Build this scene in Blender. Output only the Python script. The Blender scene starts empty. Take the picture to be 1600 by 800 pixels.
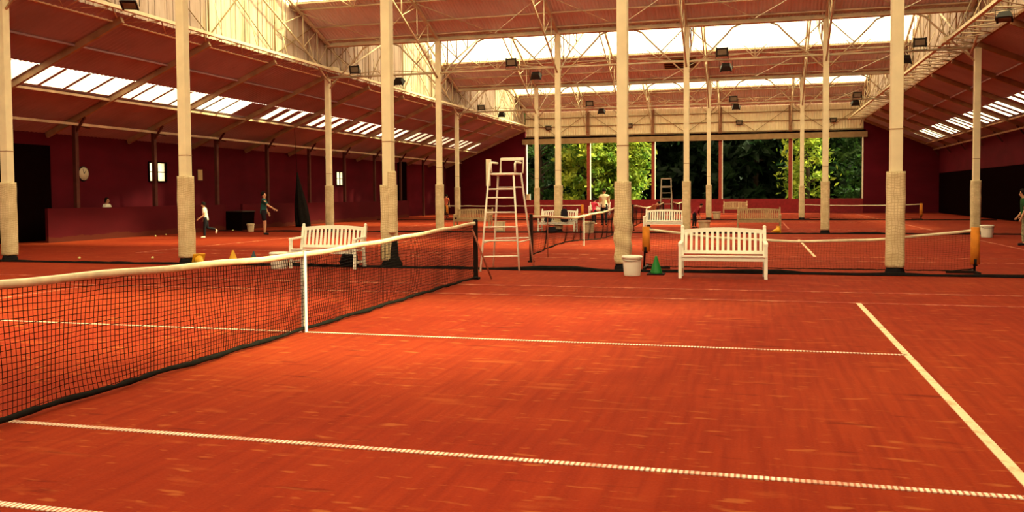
import bpy, math, random
from mathutils import Vector, Matrix, noise as mnoise

random.seed(7)
SC = bpy.context.scene
COL = SC.collection
V = Vector
PI = math.pi

# ------------------------------------------------------------------ camera
CAM_LOC = V((4.9917, -9.0683, 1.5656))
YAW, PITCH, ROLL = -0.2697, 0.0404, -0.0074
F = V((math.sin(YAW) * math.cos(PITCH), math.cos(YAW) * math.cos(PITCH), -math.sin(PITCH)))
R0 = V((math.cos(YAW), -math.sin(YAW), 0))
U0 = R0.cross(F)
RR = R0 * math.cos(ROLL) + U0 * math.sin(ROLL)
UU = U0 * math.cos(ROLL) - R0 * math.sin(ROLL)
cd = bpy.data.cameras.new('camera')
cam = bpy.data.objects.new('camera', cd)
COL.objects.link(cam)
m = Matrix((RR, UU, -F)).transposed().to_4x4()
m.translation = CAM_LOC
cam.matrix_world = m
cd.sensor_fit = 'HORIZONTAL'
cd.sensor_width = 36.0
cd.lens = 1374.3 / 1600 * 36.0
cd.shift_y = -40.35 / 1600
cd.clip_end = 500
SC.camera = cam

# ------------------------------------------------------------------ light
SC.view_settings.view_transform = 'Standard'
SC.view_settings.look = 'None'
SC.view_settings.gamma = 1
SC.view_settings.exposure = 0.65
SC.view_settings.use_curve_mapping = False
SKY_STRENGTH = 2.4
SUN_STRENGTH = 14.0
SKY_COLOR = (1.0, 0.76, 0.50)
SUN_COLOR = (1.0, 1.02, 0.62)
w = bpy.data.worlds.new('sky')
SC.world = w
w.use_nodes = True
bg = w.node_tree.nodes['Background']
bg.inputs[0].default_value = (*SKY_COLOR, 1)
bg.inputs[1].default_value = SKY_STRENGTH
sd = bpy.data.lights.new('sun', 'SUN')
sd.energy = SUN_STRENGTH
sd.color = SUN_COLOR
sd.angle = math.radians(8)
sun = bpy.data.objects.new('sun', sd)
COL.objects.link(sun)
SUN_DIR = V((0.88, 0.27, 1.0)).normalized()      # towards the sun
sun.rotation_euler = SUN_DIR.to_track_quat('Z', 'Y').to_euler()
sun.location = (0, 0, 40)


# ------------------------------------------------------------------ materials
MATS = {}


def srgb(r, g, b):
    f = lambda c: (c / 255 / 12.92) if c <= 10 else ((c / 255 + 0.055) / 1.055) ** 2.4
    return (f(r), f(g), f(b))


def mat(name, color, rough=0.7, noise=0.0, nscale=6.0, color2=None, metal=0.0, bump=0.0, spec=0.3):
    mt = bpy.data.materials.new(name)
    mt.use_nodes = True
    nt = mt.node_tree
    b = nt.nodes['Principled BSDF']
    b.inputs['Roughness'].default_value = rough
    b.inputs['Metallic'].default_value = metal
    b.inputs['Specular IOR Level'].default_value = spec
    c2 = color2 or tuple(c * (1 - noise) for c in color)
    tc = nt.nodes.new('ShaderNodeTexCoord')
    nz = nt.nodes.new('ShaderNodeTexNoise')
    nz.inputs['Scale'].default_value = nscale
    nz.inputs['Detail'].default_value = 4
    nt.links.new(tc.outputs['Object'], nz.inputs['Vector'])
    rp = nt.nodes.new('ShaderNodeValToRGB')
    rp.color_ramp.elements[0].position = 0.35
    rp.color_ramp.elements[1].position = 0.7
    rp.color_ramp.elements[0].color = (*c2, 1)
    rp.color_ramp.elements[1].color = (*color, 1)
    nt.links.new(nz.outputs['Fac'], rp.inputs['Fac'])
    nt.links.new(rp.outputs['Color'], b.inputs['Base Color'])
    if bump:
        bp = nt.nodes.new('ShaderNodeBump')
        bp.inputs['Strength'].default_value = bump
        bp.inputs['Distance'].default_value = 0.02
        nt.links.new(nz.outputs['Fac'], bp.inputs['Height'])
        nt.links.new(bp.outputs['Normal'], b.inputs['Normal'])
    MATS[name] = mt
    return mt


class NT:
    """small helper to wire node trees"""
    def __init__(self, mt):
        self.nt = mt.node_tree

    def n(self, typ, **kw):
        nd = self.nt.nodes.new(typ)
        for k, v in kw.items():
            setattr(nd, k, v)
        return nd

    def l(self, a, b):
        self.nt.links.new(a, b)

    def math(self, op, a, b=None):
        nd = self.n('ShaderNodeMath', operation=op)
        for i, x in enumerate((a, b)):
            if x is None:
                continue
            if isinstance(x, (int, float)):
                nd.inputs[i].default_value = x
            else:
                self.l(x, nd.inputs[i])
        return nd.outputs[0]

    def noise(self, vec, scale, detail=4, rough=0.5):
        nd = self.n('ShaderNodeTexNoise')
        nd.inputs['Scale'].default_value = scale
        nd.inputs['Detail'].default_value = detail
        nd.inputs['Roughness'].default_value = rough
        self.l(vec, nd.inputs['Vector'])
        return nd.outputs['Fac']

    def mapping(self, vec, scale=(1, 1, 1), rot=(0, 0, 0), loc=(0, 0, 0)):
        nd = self.n('ShaderNodeMapping')
        nd.inputs['Scale'].default_value = scale
        nd.inputs['Rotation'].default_value = rot
        nd.inputs['Location'].default_value = loc
        self.l(vec, nd.inputs['Vector'])
        return nd.outputs[0]

    def ramp(self, fac, stops):
        nd = self.n('ShaderNodeValToRGB')
        cr = nd.color_ramp
        while len(cr.elements) < len(stops):
            cr.elements.new(0.5)
        for e, (p, c) in zip(cr.elements, stops):
            e.position = p
            e.color = (*c, 1) if len(c) == 3 else c
        self.l(fac, nd.inputs['Fac'])
        return nd.outputs['Color']

    def mix(self, fac, a, b, blend='MIX'):
        nd = self.n('ShaderNodeMixRGB', blend_type=blend)
        for s, x in (('Fac', fac), ('Color1', a), ('Color2', b)):
            if isinstance(x, (int, float)):
                nd.inputs[s].default_value = x
            elif isinstance(x, tuple):
                nd.inputs[s].default_value = (*x, 1)
            else:
                self.l(x, nd.inputs[s])
        return nd.outputs['Color']


def clay_material():
    mt = bpy.data.materials.new('red_clay')
    mt.use_nodes = True
    t = NT(mt)
    b = t.nt.nodes['Principled BSDF']
    b.inputs['Roughness'].default_value = 0.95
    b.inputs['Specular IOR Level'].default_value = 0.08
    P = t.n('ShaderNodeTexCoord').outputs['Object']
    big = t.noise(P, 0.22, 3)
    mid = t.noise(t.mapping(P, (0.55, 1.6, 1), (0, 0, 0.5)), 1.0, 6, 0.6)
    base = t.ramp(mid, [(0.3, (0.16, 0.008701, 0.003024)), (0.5, (0.2095, 0.014, 0.004284)), (0.72, (0.2599, 0.02421, 0.006615))])
    base = t.mix(t.ramp(big, [(0.35, (0, 0, 0)), (0.7, (1, 1, 1))]), base, (0.2679, 0.03026, 0.007245))
    # brush drag marks
    brush = t.noise(t.mapping(P, (14, 0.9, 1), (0, 0, 0.75)), 1.0, 3)
    base = t.mix(t.math('MULTIPLY', t.ramp(brush, [(0.40, (0, 0, 0)), (0.70, (1, 1, 1))]), 0.5), base, (0.132, 0.007188, 0.00252))
    # dry dusty scuffs: short flat dashes
    for sc_, lo, k, off in (((3.0, 11, 1), 0.635, 0.75, (0, 0, 0)), ((6.5, 22, 1), 0.66, 0.6, (5, 2, 0))):
        sc = t.noise(t.mapping(P, sc_, (0, 0, -0.08), off), 1.0, 2)
        scm = t.ramp(sc, [(lo, (0, 0, 0)), (lo + 0.07, (1, 1, 1))])
        base = t.mix(t.math('MULTIPLY', scm, k), base, (0.3679, 0.09458, 0.0252))
    # slide marks
    sl = t.noise(t.mapping(P, (1.1, 5.5, 1), (0, 0, 0.45), (3, 1, 0)), 1.0, 4)
    slm = t.ramp(sl, [(0.62, (0, 0, 0)), (0.70, (1, 1, 1))])
    base = t.mix(t.math('MULTIPLY', slm, 0.6), base, (0.3359, 0.06431, 0.01638))
    sl = t.noise(t.mapping(P, (0.9, 4.2, 1), (0, 0, -0.5), (13, 7, 0)), 1.0, 4)
    slm = t.ramp(sl, [(0.64, (0, 0, 0)), (0.72, (1, 1, 1))])
    base = t.mix(t.math('MULTIPLY', slm, 0.5), base, (0.3359, 0.06431, 0.01638))
    # damp darker smears
    dk = t.noise(t.mapping(P, (1.5, 7, 1), (0, 0, 0.1), (9, 4, 0)), 1.0, 3)
    dkm = t.ramp(dk, [(0.64, (0, 0, 0)), (0.72, (1, 1, 1))])
    base = t.mix(t.math('MULTIPLY', dkm, 0.65), base, (0.08798, 0.00454, 0.00189))
    fine = t.noise(P, 60, 3)
    base = t.mix(0.2, base, t.ramp(fine, [(0.3, (0.152, 0.009079, 0.00315)), (0.7, (0.2719, 0.03178, 0.00819))]))
    t.l(base, b.inputs['Base Color'])
    bp = t.n('ShaderNodeBump')
    bp.inputs['Strength'].default_value = 0.25
    bp.inputs['Distance'].default_value = 0.01
    t.l(t.math('ADD', mid, fine), bp.inputs['Height'])
    t.l(bp.outputs['Normal'], b.inputs['Normal'])
    MATS['clay'] = mt


def line_material():
    """ribbed line tape, half covered with red dust"""
    mt = bpy.data.materials.new('line_tape')
    mt.use_nodes = True
    t = NT(mt)
    b = t.nt.nodes['Principled BSDF']
    b.inputs['Roughness'].default_value = 0.8
    P = t.n('ShaderNodeTexCoord').outputs['Object']
    sp = t.n('ShaderNodeSeparateXYZ')
    t.l(P, sp.inputs[0])
    fr = t.math('FRACT', t.math('MULTIPLY', sp.outputs['X'], 1 / 0.031))
    rib = t.ramp(fr, [(0.0, (0, 0, 0)), (0.3, (0.1, 0.1, 0.1)), (0.45, (1, 1, 1)), (0.9, (1, 1, 1)), (1.0, (0, 0, 0))])
    dust = t.noise(P, 1.7, 4, 0.6)
    dm = t.ramp(dust, [(0.33, (0.2, 0.2, 0.2)), (0.6, (1, 1, 1))])
    c = t.mix(t.math('MULTIPLY', rib, dm), (0.42, 0.09, 0.04), (0.88, 0.76, 0.62))
    t.l(c, b.inputs['Base Color'])
    MATS['line_rib'] = mt
    mt2 = bpy.data.materials.new('line_tape_plain')
    mt2.use_nodes = True
    t = NT(mt2)
    b = t.nt.nodes['Principled BSDF']
    b.inputs['Roughness'].default_value = 0.8
    P = t.n('ShaderNodeTexCoord').outputs['Object']
    dust = t.noise(P, 5, 4, 0.7)
    c = t.mix(t.ramp(dust, [(0.3, (0, 0, 0)), (0.5, (1, 1, 1))]), (0.62, 0.22, 0.10), (0.80, 0.56, 0.36))
    t.l(c, b.inputs['Base Color'])
    MATS['line_plain'] = mt2
    mt3 = bpy.data.materials.new('line_tape_dusty')
    mt3.use_nodes = True
    t = NT(mt3)
    b = t.nt.nodes['Principled BSDF']
    b.inputs['Roughness'].default_value = 0.9
    P = t.n('ShaderNodeTexCoord').outputs['Object']
    dust = t.noise(P, 2.2, 4, 0.7)
    c = t.mix(t.ramp(dust, [(0.47, (0, 0, 0)), (0.66, (1, 1, 1))]), (0.30, 0.030, 0.010), (0.62, 0.27, 0.14))
    t.l(c, b.inputs['Base Color'])
    MATS['line_dusty'] = mt3


def glazing_material(name, tint, clear):
    mt = bpy.data.materials.new(name)
    mt.use_nodes = True
    t = NT(mt)
    t.nt.nodes.remove(t.nt.nodes['Principled BSDF'])
    out = t.nt.nodes['Material Output']
    tr = t.n('ShaderNodeBsdfTranslucent')
    P = t.n('ShaderNodeTexCoord').outputs['Object']
    c = t.mix(t.ramp(t.noise(P, 0.9, 4), [(0.4, (0, 0, 0)), (0.7, (1, 1, 1))]), tuple(x * 0.8 for x in tint), tint)
    t.l(c, tr.inputs['Color'])
    tp = t.n('ShaderNodeBsdfTransparent')
    tp.inputs[0].default_value = (0.95, 1, 0.72, 1)
    mx = t.n('ShaderNodeMixShader')
    mx.inputs[0].default_value = clear
    t.l(tr.outputs[0], mx.inputs[1])
    t.l(tp.outputs[0], mx.inputs[2])
    t.l(mx.outputs[0], out.inputs['Surface'])
    MATS[name] = mt


def padding_material():
    mt = bpy.data.materials.new('net_wrapped_pad')
    mt.use_nodes = True
    t = NT(mt)
    b = t.nt.nodes['Principled BSDF']
    b.inputs['Roughness'].default_value = 0.85
    P = t.n('ShaderNodeTexCoord').outputs['Object']
    sp = t.n('ShaderNodeSeparateXYZ')
    t.l(P, sp.inputs[0])
    wob = t.math('MULTIPLY', t.noise(P, 3, 2), 0.10)
    s1 = t.math('ADD', t.math('ADD', sp.outputs['X'], sp.outputs['Y']), wob)
    s2 = t.math('ADD', sp.outputs['Z'], t.math('MULTIPLY', wob, 2.0))
    g1 = t.math('FRACT', t.math('MULTIPLY', s1, 1 / 0.05))
    g2 = t.math('FRACT', t.math('MULTIPLY', s2, 1 / 0.05))
    k1 = t.math('LESS_THAN', g1, 0.2)
    k2 = t.math('LESS_THAN', g2, 0.24)
    k = t.math('MAXIMUM', k1, k2)
    base = t.mix(t.ramp(t.noise(P, 4, 4), [(0.35, (0, 0, 0)), (0.7, (1, 1, 1))]), (0.60, 0.47, 0.27), (0.82, 0.69, 0.44))
    c = t.mix(t.math('MULTIPLY', k, 0.45), base, (0.34, 0.2, 0.09))
    t.l(c, b.inputs['Base Color'])
    bp = t.n('ShaderNodeBump')
    bp.inputs['Strength'].default_value = 0.5
    bp.inputs['Distance'].default_value = 0.01
    t.l(k, bp.inputs['Height'])
    t.l(bp.outputs['Normal'], b.inputs['Normal'])
    MATS['pad'] = mt


def boards_material():
    mt = bpy.data.materials.new('cream_boards')
    mt.use_nodes = True
    t = NT(mt)
    b = t.nt.nodes['Principled BSDF']
    b.inputs['Roughness'].default_value = 0.7
    P = t.n('ShaderNodeTexCoord').outputs['Object']
    a = t.noise(t.mapping(P, (1, 3.2, 0.35)), 1.0, 5, 0.6)
    c = t.ramp(a, [(0.3, (0.29, 0.18, 0.11)), (0.47, (0.50, 0.36, 0.29)), (0.62, (0.55, 0.42, 0.35)), (0.78, (0.40, 0.25, 0.15))])
    t.l(c, b.inputs['Base Color'])
    MATS['boards'] = mt


def wall_material(name, c_up, c_low, z0=None):
    mt = bpy.data.materials.new(name)
    mt.use_nodes = True
    t = NT(mt)
    b = t.nt.nodes['Principled BSDF']
    b.inputs['Roughness'].default_value = 0.9
    b.inputs['Specular IOR Level'].default_value = 0.1
    P = t.n('ShaderNodeTexCoord').outputs['Object']
    nz = t.noise(t.mapping(P, (0.5, 0.5, 1.2)), 1.0, 4)
    col = t.mix(t.ramp(nz, [(0.35, (0, 0, 0)), (0.7, (1, 1, 1))]), tuple(x * 0.75 for x in c_up), c_up)
    if z0 is not None:
        sp = t.n('ShaderNodeSeparateXYZ')
        t.l(P, sp.inputs[0])
        k = t.math('LESS_THAN', t.math('ADD', sp.outputs['Z'], t.math('MULTIPLY', t.noise(P, 1.5, 3), 0.3)), z0)
        col = t.mix(k, col, c_low)
    t.l(col, b.inputs['Base Color'])
    MATS[name] = mt


clay_material()
line_material()
padding_material()
boards_material()
glazing_material('glazing', (0.72, 0.68, 0.60), 0.42)
glazing_material('glazing_fill', (0.66, 0.62, 0.56), 0.0)
glazing_material('window_glass', (0.9, 0.9, 0.85), 0.35)
wall_material('wall_red', (0.105, 0.005, 0.013), (0.1, 0.008, 0.008))
wall_material('low_wall_red', (0.09, 0.005, 0.010), (0.09, 0.014, 0.009), 0.35)
mat('sill_red', (0.22, 0.012, 0.017), 0.8, 0.3)
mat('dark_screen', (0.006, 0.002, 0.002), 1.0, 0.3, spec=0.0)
mat('cream_steel', (0.86, 0.74, 0.50), 0.55, 0.12, 3)
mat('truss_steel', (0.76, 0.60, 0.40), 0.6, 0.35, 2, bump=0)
mat('rafter_steel', (0.50, 0.33, 0.20), 0.7, 0.35, 2)
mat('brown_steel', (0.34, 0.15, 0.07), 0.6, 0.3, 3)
mat('post_dark', (0.09, 0.018, 0.012), 0.7, 0.3)
mat('aisle_sheet', (0.45, 0.29, 0.33), 0.8, 0.25, 0.6)
mat('nave_sheet', (0.74, 0.60, 0.60), 0.75, 0.18, 0.5)
mat('end_cladding', (0.88, 0.74, 0.48), 0.7, 0.15, 0.8)
mat('timber_beam', (0.36, 0.23, 0.11), 0.8, 0.3, 2)
mat('mullion_red', (0.30, 0.05, 0.03), 0.7, 0.25)
mat('white_trim', (0.8, 0.68, 0.52), 0.6, 0.1)
mat('white_paint', (0.90, 0.88, 0.78), 0.5, 0.06, 8)
mat('brown_wood', (0.52, 0.36, 0.20), 0.8, 0.3, 10)  # duller brown than the white benches
mat('white_plastic', (0.88, 0.86, 0.76), 0.4, 0.06, 8)
mat('beige_plastic', (0.72, 0.58, 0.38), 0.5, 0.15, 6)
mat('black_rubber', (0.014, 0.012, 0.014), 0.8, 0.2, spec=0.05)
mat('net_cord', (0.012, 0.010, 0.011), 0.9, 0.2, spec=0.05)
mat('net_black_fabric', (0.016, 0.013, 0.012), 0.95, 0.4, 12, bump=0.6, spec=0.05)
mat('tape_white', (0.86, 0.74, 0.52), 0.7, 0.22, 9)
mat('strap_white', (0.92, 0.92, 0.88), 0.6, 0.05)
mat('post_metal_dark', (0.022, 0.012, 0.010), 0.5, 0.2, spec=0.05)
mat('rust_brace', (0.36, 0.10, 0.055), 0.7, 0.3)
mat('chair_white', (0.88, 0.82, 0.70), 0.45, 0.1)
mat('grey_metal', (0.32, 0.27, 0.20), 0.4, 0.15, 5, metal=0.4)
mat('orange_foam', (0.80, 0.27, 0.025), 0.8, 0.25, 7)
mat('green_plastic', (0.012, 0.19, 0.03), 0.45, 0.1)
mat('yellow_plastic', (0.80, 0.42, 0.02), 0.5, 0.15)
mat('blue_plastic', (0.03, 0.07, 0.10), 0.5, 0.1)
mat('lamp_black', (0.016, 0.012, 0.010), 0.5, 0.2)
mat('lamp_glass', (0.22, 0.17, 0.12), 0.25, 0.2, 8)
mat('skin', (0.62, 0.33, 0.20), 0.6, 0.08)
mat('hair_dark', (0.012, 0.009, 0.008), 0.8, 0.2, spec=0.05)
mat('cloth_white', (0.88, 0.80, 0.68), 0.8, 0.08)
mat('cloth_dark', (0.02, 0.018, 0.025), 0.9, 0.2, spec=0.05)
mat('cloth_teal', (0.018, 0.10, 0.10), 0.9, 0.2)
mat('cloth_cream', (0.78, 0.66, 0.44), 0.9, 0.15)
mat('cloth_pink', (0.68, 0.05, 0.11), 0.9, 0.15)
mat('cloth_maroon', (0.30, 0.02, 0.035), 0.9, 0.2)
mat('cloth_green', (0.012, 0.08, 0.022), 0.9, 0.3)
mat('cloth_salmon', (0.72, 0.16, 0.08), 0.9, 0.15)
mat('cloth_pattern', (0.42, 0.36, 0.24), 0.9, 0.6, 18, color2=(0.10, 0.10, 0.05))
mat('cloth_rust', (0.34, 0.075, 0.03), 0.9, 0.3)
mat('ball_felt', (0.80, 0.72, 0.30), 0.9, 0.1)
mat('eye_dark', (0.02, 0.012, 0.01), 0.4)
mat('lip', (0.40, 0.12, 0.09), 0.5)
mat('paper', (0.66, 0.45, 0.22), 0.8, 0.1)
mat('clock_face', (0.72, 0.62, 0.45), 0.5, 0.1)
mat('bark', (0.05, 0.03, 0.016), 0.95, 0.4, 9, bump=0.5)
mat('lawn', (0.04, 0.07, 0.015), 0.95, 0.5, 2)


def leaf_material(name, c1, c2):
    mt = bpy.data.materials.new(name)
    mt.use_nodes = True
    t = NT(mt)
    b = t.nt.nodes['Principled BSDF']
    b.inputs['Roughness'].default_value = 0.6
    b.inputs['Specular IOR Level'].default_value = 0.15
    P = t.n('ShaderNodeTexCoord').outputs['Object']
    c = t.mix(t.ramp(t.noise(P, 0.8, 4), [(0.38, (0, 0, 0)), (0.66, (1, 1, 1))]), c1, c2)
    t.l(c, b.inputs['Base Color'])
    tl = t.n('ShaderNodeBsdfTranslucent')
    t.l(c, tl.inputs[0])
    mx = t.n('ShaderNodeMixShader')
    mx.inputs[0].default_value = 0.45
    t.l(b.outputs[0], mx.inputs[1])
    t.l(tl.outputs[0], mx.inputs[2])
    t.l(mx.outputs[0], t.nt.nodes['Material Output'].inputs['Surface'])
    MATS[name] = mt


leaf_material('leaf_sunlit', (0.07, 0.15, 0.015), (0.42, 0.46, 0.05))  # yellow-green boughs with the sunlight put into the leaf colour
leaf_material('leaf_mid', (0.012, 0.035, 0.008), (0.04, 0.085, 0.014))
leaf_material('leaf_shaded', (0.005, 0.013, 0.005), (0.014, 0.032, 0.010))  # dark green of the back trees, their shade put into the colour


# ------------------------------------------------------------------ mesh helpers
class MB:
    def __init__(self):
        self.v, self.f, self.s = [], [], []

    def add(self, vs, fs, smooth=False):
        o = len(self.v)
        self.v += [tuple(p) for p in vs]
        self.f += [tuple(i + o for i in f) for f in fs]
        self.s += [smooth] * len(fs)
        return self

    def box(self, c, s, rz=0.0):
        cx, cy, cz = c
        a, b, d = s[0] / 2, s[1] / 2, s[2] / 2
        cs, sn = math.cos(rz), math.sin(rz)
        vs = []
        for z in (-d, d):
            for x, y in ((-a, -b), (a, -b), (a, b), (-a, b)):
                vs.append((cx + x * cs - y * sn, cy + x * sn + y * cs, cz + z))
        return self.add(vs, [(3, 2, 1, 0), (4, 5, 6, 7), (0, 1, 5, 4), (1, 2, 6, 5), (2, 3, 7, 6), (3, 0, 4, 7)])

    def bar(self, p, q, w_, h_, up=V((0, 0, 1))):
        p, q = V(p), V(q)
        d = (q - p).normalized()
        if abs(d.dot(up)) > 0.98:
            up = V((0, 1, 0))
        sd_ = d.cross(up).normalized() * (w_ / 2)
        u = sd_.cross(d).normalized() * (h_ / 2)
        vs = [p - sd_ - u, p + sd_ - u, p + sd_ + u, p - sd_ + u, q - sd_ - u, q + sd_ - u, q + sd_ + u, q - sd_ + u]
        return self.add(vs, [(3, 2, 1, 0), (4, 5, 6, 7), (0, 1, 5, 4), (1, 2, 6, 5), (2, 3, 7, 6), (3, 0, 4, 7)])

    def tube(self, pts, r, n=8, cap=True):
        pts = [V(p) for p in pts]
        rs = r if isinstance(r, (list, tuple)) else [r] * len(pts)
        rings = []
        prev = None
        for i, p in enumerate(pts):
            d = (pts[min(i + 1, len(pts) - 1)] - pts[max(i - 1, 0)])
            d = d.normalized() if d.length > 1e-9 else V((0, 0, 1))
            if prev is None:
                a = d.orthogonal().normalized()
            else:
                a = (prev - d * prev.dot(d))
                a = a.normalized() if a.length > 1e-6 else d.orthogonal().normalized()
            prev = a
            b = d.cross(a)
            rings.append([p + (a * math.cos(2 * PI * k / n) + b * math.sin(2 * PI * k / n)) * rs[i] for k in range(n)])
        vs = [x for rg in rings for x in rg]
        fs = []
        for i in range(len(pts) - 1):
            for k in range(n):
                k2 = (k + 1) % n
                fs.append((i * n + k, i * n + k2, (i + 1) * n + k2, (i + 1) * n + k))
        if cap:
            fs.append(tuple(range(n))[::-1])
            fs.append(tuple((len(pts) - 1) * n + k for k in range(n)))
        return self.add(vs, fs, n > 5)

    def lathe(self, prof, c=(0, 0, 0), n=24, M=None):
        vs, fs = [], []
        for r_, z in prof:
            for k in range(n):
                p = V((r_ * math.cos(2 * PI * k / n), r_ * math.sin(2 * PI * k / n), z))
                if M:
                    p = M @ p
                vs.append(p + V(c))
        for i in range(len(prof) - 1):
            for k in range(n):
                k2 = (k + 1) % n
                fs.append((i * n + k, i * n + k2, (i + 1) * n + k2, (i + 1) * n + k))
        fs.append(tuple(range(n))[::-1])
        fs.append(tuple((len(prof) - 1) * n + k for k in range(n)))
        return self.add(vs, fs, True)

    def ball(self, c, r, n=12, sc=(1, 1, 1)):
        pr = [(max(1e-4, r * math.sin(PI * i / n)), -r * math.cos(PI * i / n)) for i in range(n + 1)]
        M = Matrix.Diagonal(V(sc))
        return self.lathe(pr, c, n * 2, M)

    def quad(self, a, b, c, d):
        return self.add([a, b, c, d], [(0, 1, 2, 3)])

    def prism(self, poly, axis, t0, t1):
        """extrude a 2-D polygon; axis 0: (t, a, b), axis 1: (a, t, b)"""
        f = (lambda a, b, t: (t, a, b)) if axis == 0 else (lambda a, b, t: (a, t, b))
        n = len(poly)
        vs = [f(a, b, t0) for a, b in poly] + [f(a, b, t1) for a, b in poly]
        fs = [tuple(range(n))[::-1], tuple(range(n, 2 * n))] + [(i, (i + 1) % n, n + (i + 1) % n, n + i) for i in range(n)]
        return self.add(vs, fs)

    def build(self, name, material, parent=None, bevel=0.0):
        me = bpy.data.meshes.new(name)
        me.from_pydata(self.v, [], self.f)
        me.polygons.foreach_set('use_smooth', self.s)
        me.materials.append(MATS[material])
        me.update()
        o = bpy.data.objects.new(name, me)
        COL.objects.link(o)
        if parent is not None:
            o.parent = parent
        if bevel:
            b = o.modifiers.new('bevel', 'BEVEL')
            b.width = bevel
            b.segments = 2
            b.limit_method = 'ANGLE'
        return o


def tag(o, label=None, cat=None, group=None, kind=None):
    if label:
        o['label'] = label
    if cat:
        o['category'] = cat
    if group:
        o['group'] = group
    if kind:
        o['kind'] = kind
    return o


def thing(name, label, cat, loc=(0, 0, 0), rz=0.0, group=None, kind=None):
    o = bpy.data.objects.new(name, None)
    o.empty_display_size = 0.2
    COL.objects.link(o)
    o.location = loc
    o.rotation_euler = (0, 0, rz)
    return tag(o, label, cat, group, kind)


def dup(root, loc, rz=0.0, label=None, group=None):
    def cp(o, parent):
        c = o.copy()
        COL.objects.link(c)
        if parent is not None:
            c.parent = parent
        for ch in [x for x in o.children]:
            cp(ch, c)
        return c
    kids = root
    r = cp(kids, None)
    r.location = loc
    r.rotation_euler = (0, 0, rz)
    if label:
        r['label'] = label
    if group:
        r['group'] = group
    return r


def struct(o, label, cat):
    return tag(o, label, cat, kind='structure')


# ------------------------------------------------------------------ building grid
X0, DX, Y0, PY = 2.371, 5.194, 8.993, 17.427
X = lambda k: X0 + DX * k                 # column lines -3..2
Y = lambda j: Y0 + PY * j                 # column rows
YEND = Y(3)
XL, XR = -20.2, 17.95                     # side walls
XG, XH = X(-3) - 0.1, X(2)                # gable walls along the nave
YFRONT = Y(-2)
ZV, SL = 8.25, 0.385                      # roof valley height, slope
RIDGE = ZV + SL * PY / 2
ROWS = ['nearest', 'second', 'third']

# floor
floor = MB()
floor.v, floor.f, floor.s = [], [], []
floor.box(((XL + XR) / 2, (YFRONT + YEND) / 2, -.1), (XR - XL + .6, YEND - YFRONT + .4, .2))
struct(floor.build('floor', 'clay'), 'red clay tennis court floor with scuffs and drag marks', 'floor')
g = MB().box((0, YEND + 60.3, -.1), (200, 120, .2))
struct(g.build('ground_outside', 'lawn'), 'shaded grass outside beyond the wide opening', 'ground')


# walls
def aisle_z(x):
    return 7.0 - .43 * ((XG + .2) - x) if x < 0 else 7.0 - .43 * (x - XH)


left = MB()
holes = [(23.35, 24.5, 2.25, 3.08), (40.95, 41.95, 2.22, 3.08)]
ys = sorted({YFRONT, YEND} | {v for h in holes for v in h[:2]})
for a, b in zip(ys[:-1], ys[1:]):
    hh = [h for h in holes if abs(h[0] - a) < 1e-6]
    spans = [(0, hh[0][2]), (hh[0][3], 4.3)] if hh else [(0, 4.3)]
    for z0, z1 in spans:
        left.box((XL - .1, (a + b) / 2, (z0 + z1) / 2), (.2, b - a, z1 - z0))
struct(left.build('wall_left', 'wall_red'), 'dark red side wall behind the low partition', 'wall')
rw = MB().box((XR + .1, (YFRONT + YEND) / 2, 2.45), (.2, YEND - YFRONT, 4.9))
struct(rw.build('wall_right', 'wall_red'), 'dark red side wall on the right', 'wall')
fw = MB().box((0, YFRONT - .1, 5.6), (40, .2, 11.2))
struct(fw.build('wall_front', 'wall_red'), 'dark red wall behind the viewer', 'wall')

# end wall: two aisle ends, sill, cladding above the opening
SILL, HEAD = 1.1, 5.66
ew = MB()
ew.prism([(XL, 0), (X(-3) - .05, 0), (X(-3) - .05, 7.1), (XL, aisle_z(XL) + .15)], 1, YEND, YEND + .2)
ew.prism([(XH, 0), (XR, 0), (XR, aisle_z(XR) + .15), (XH, 7.1)], 1, YEND, YEND + .2)
struct(ew.build('wall_end', 'wall_red'), 'dark red end walls of both side aisles beside the opening', 'wall')
sl_ = MB().box(((X(-3) + XH) / 2, YEND + .1, SILL / 2), (XH - X(-3), .2, SILL))
struct(sl_.build('wall_sill', 'sill_red'), 'bright red low wall under the opening onto the trees', 'wall')
# corrugated cladding
cl = MB()
n = int((XH - X(-3)) / 0.05)
prev = None
for i in range(n + 1):
    x = X(-3) + (XH - X(-3)) * i / n
    y = YEND + .02 + (.03 if (i // 2) % 2 else 0)
    cl.v += [(x, y, 6.2), (x, y, 8.6)]
    if i:
        cl.f.append((2 * i - 2, 2 * i, 2 * i + 1, 2 * i - 1))
        cl.s.append(False)
clo = cl.build('wall_gable', 'end_cladding')
struct(clo, 'cream corrugated cladding above the opening in the end wall', 'wall')
gb = MB()
for z in (6.3, 7.05, 7.75):
    gb.box(((X(-3) + XH) / 2, YEND - .04, z), (XH - X(-3), .06, .07))
gb.build('girt', 'timber_beam', clo)
gb = MB()
for k in range(-3, 2):
    xa, xb = X(k) + .15, X(k + 1) - .15
    gb.bar((xa, YEND - .09, 8.0), ((xa + xb) / 2, YEND - .09, 6.3), .035, .035)
    gb.bar((xb, YEND - .09, 8.0), ((xa + xb) / 2, YEND - .09, 6.3), .035, .035)
gb.build('bracing_rod', 'timber_beam', clo)
for k in range(-2, 2):
    lp = MB()
    for sx in (-.11, .11):
        lp.box((X(k) + sx, YEND - .12, 7.2), (.05, .06, 2.0))
    for i in range(8):
        z = 6.25 + .25 * i
        lp.bar((X(k) - .1, YEND - .12, z), (X(k) + .1, YEND - .12, z + .22 * (1 if i % 2 else .5)), .02, .05)
    lp.box((X(k), YEND - .07, 7.2), (.2, .02, 2.0))
    lp.build('lattice_post', 'brown_steel', clo)

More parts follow.
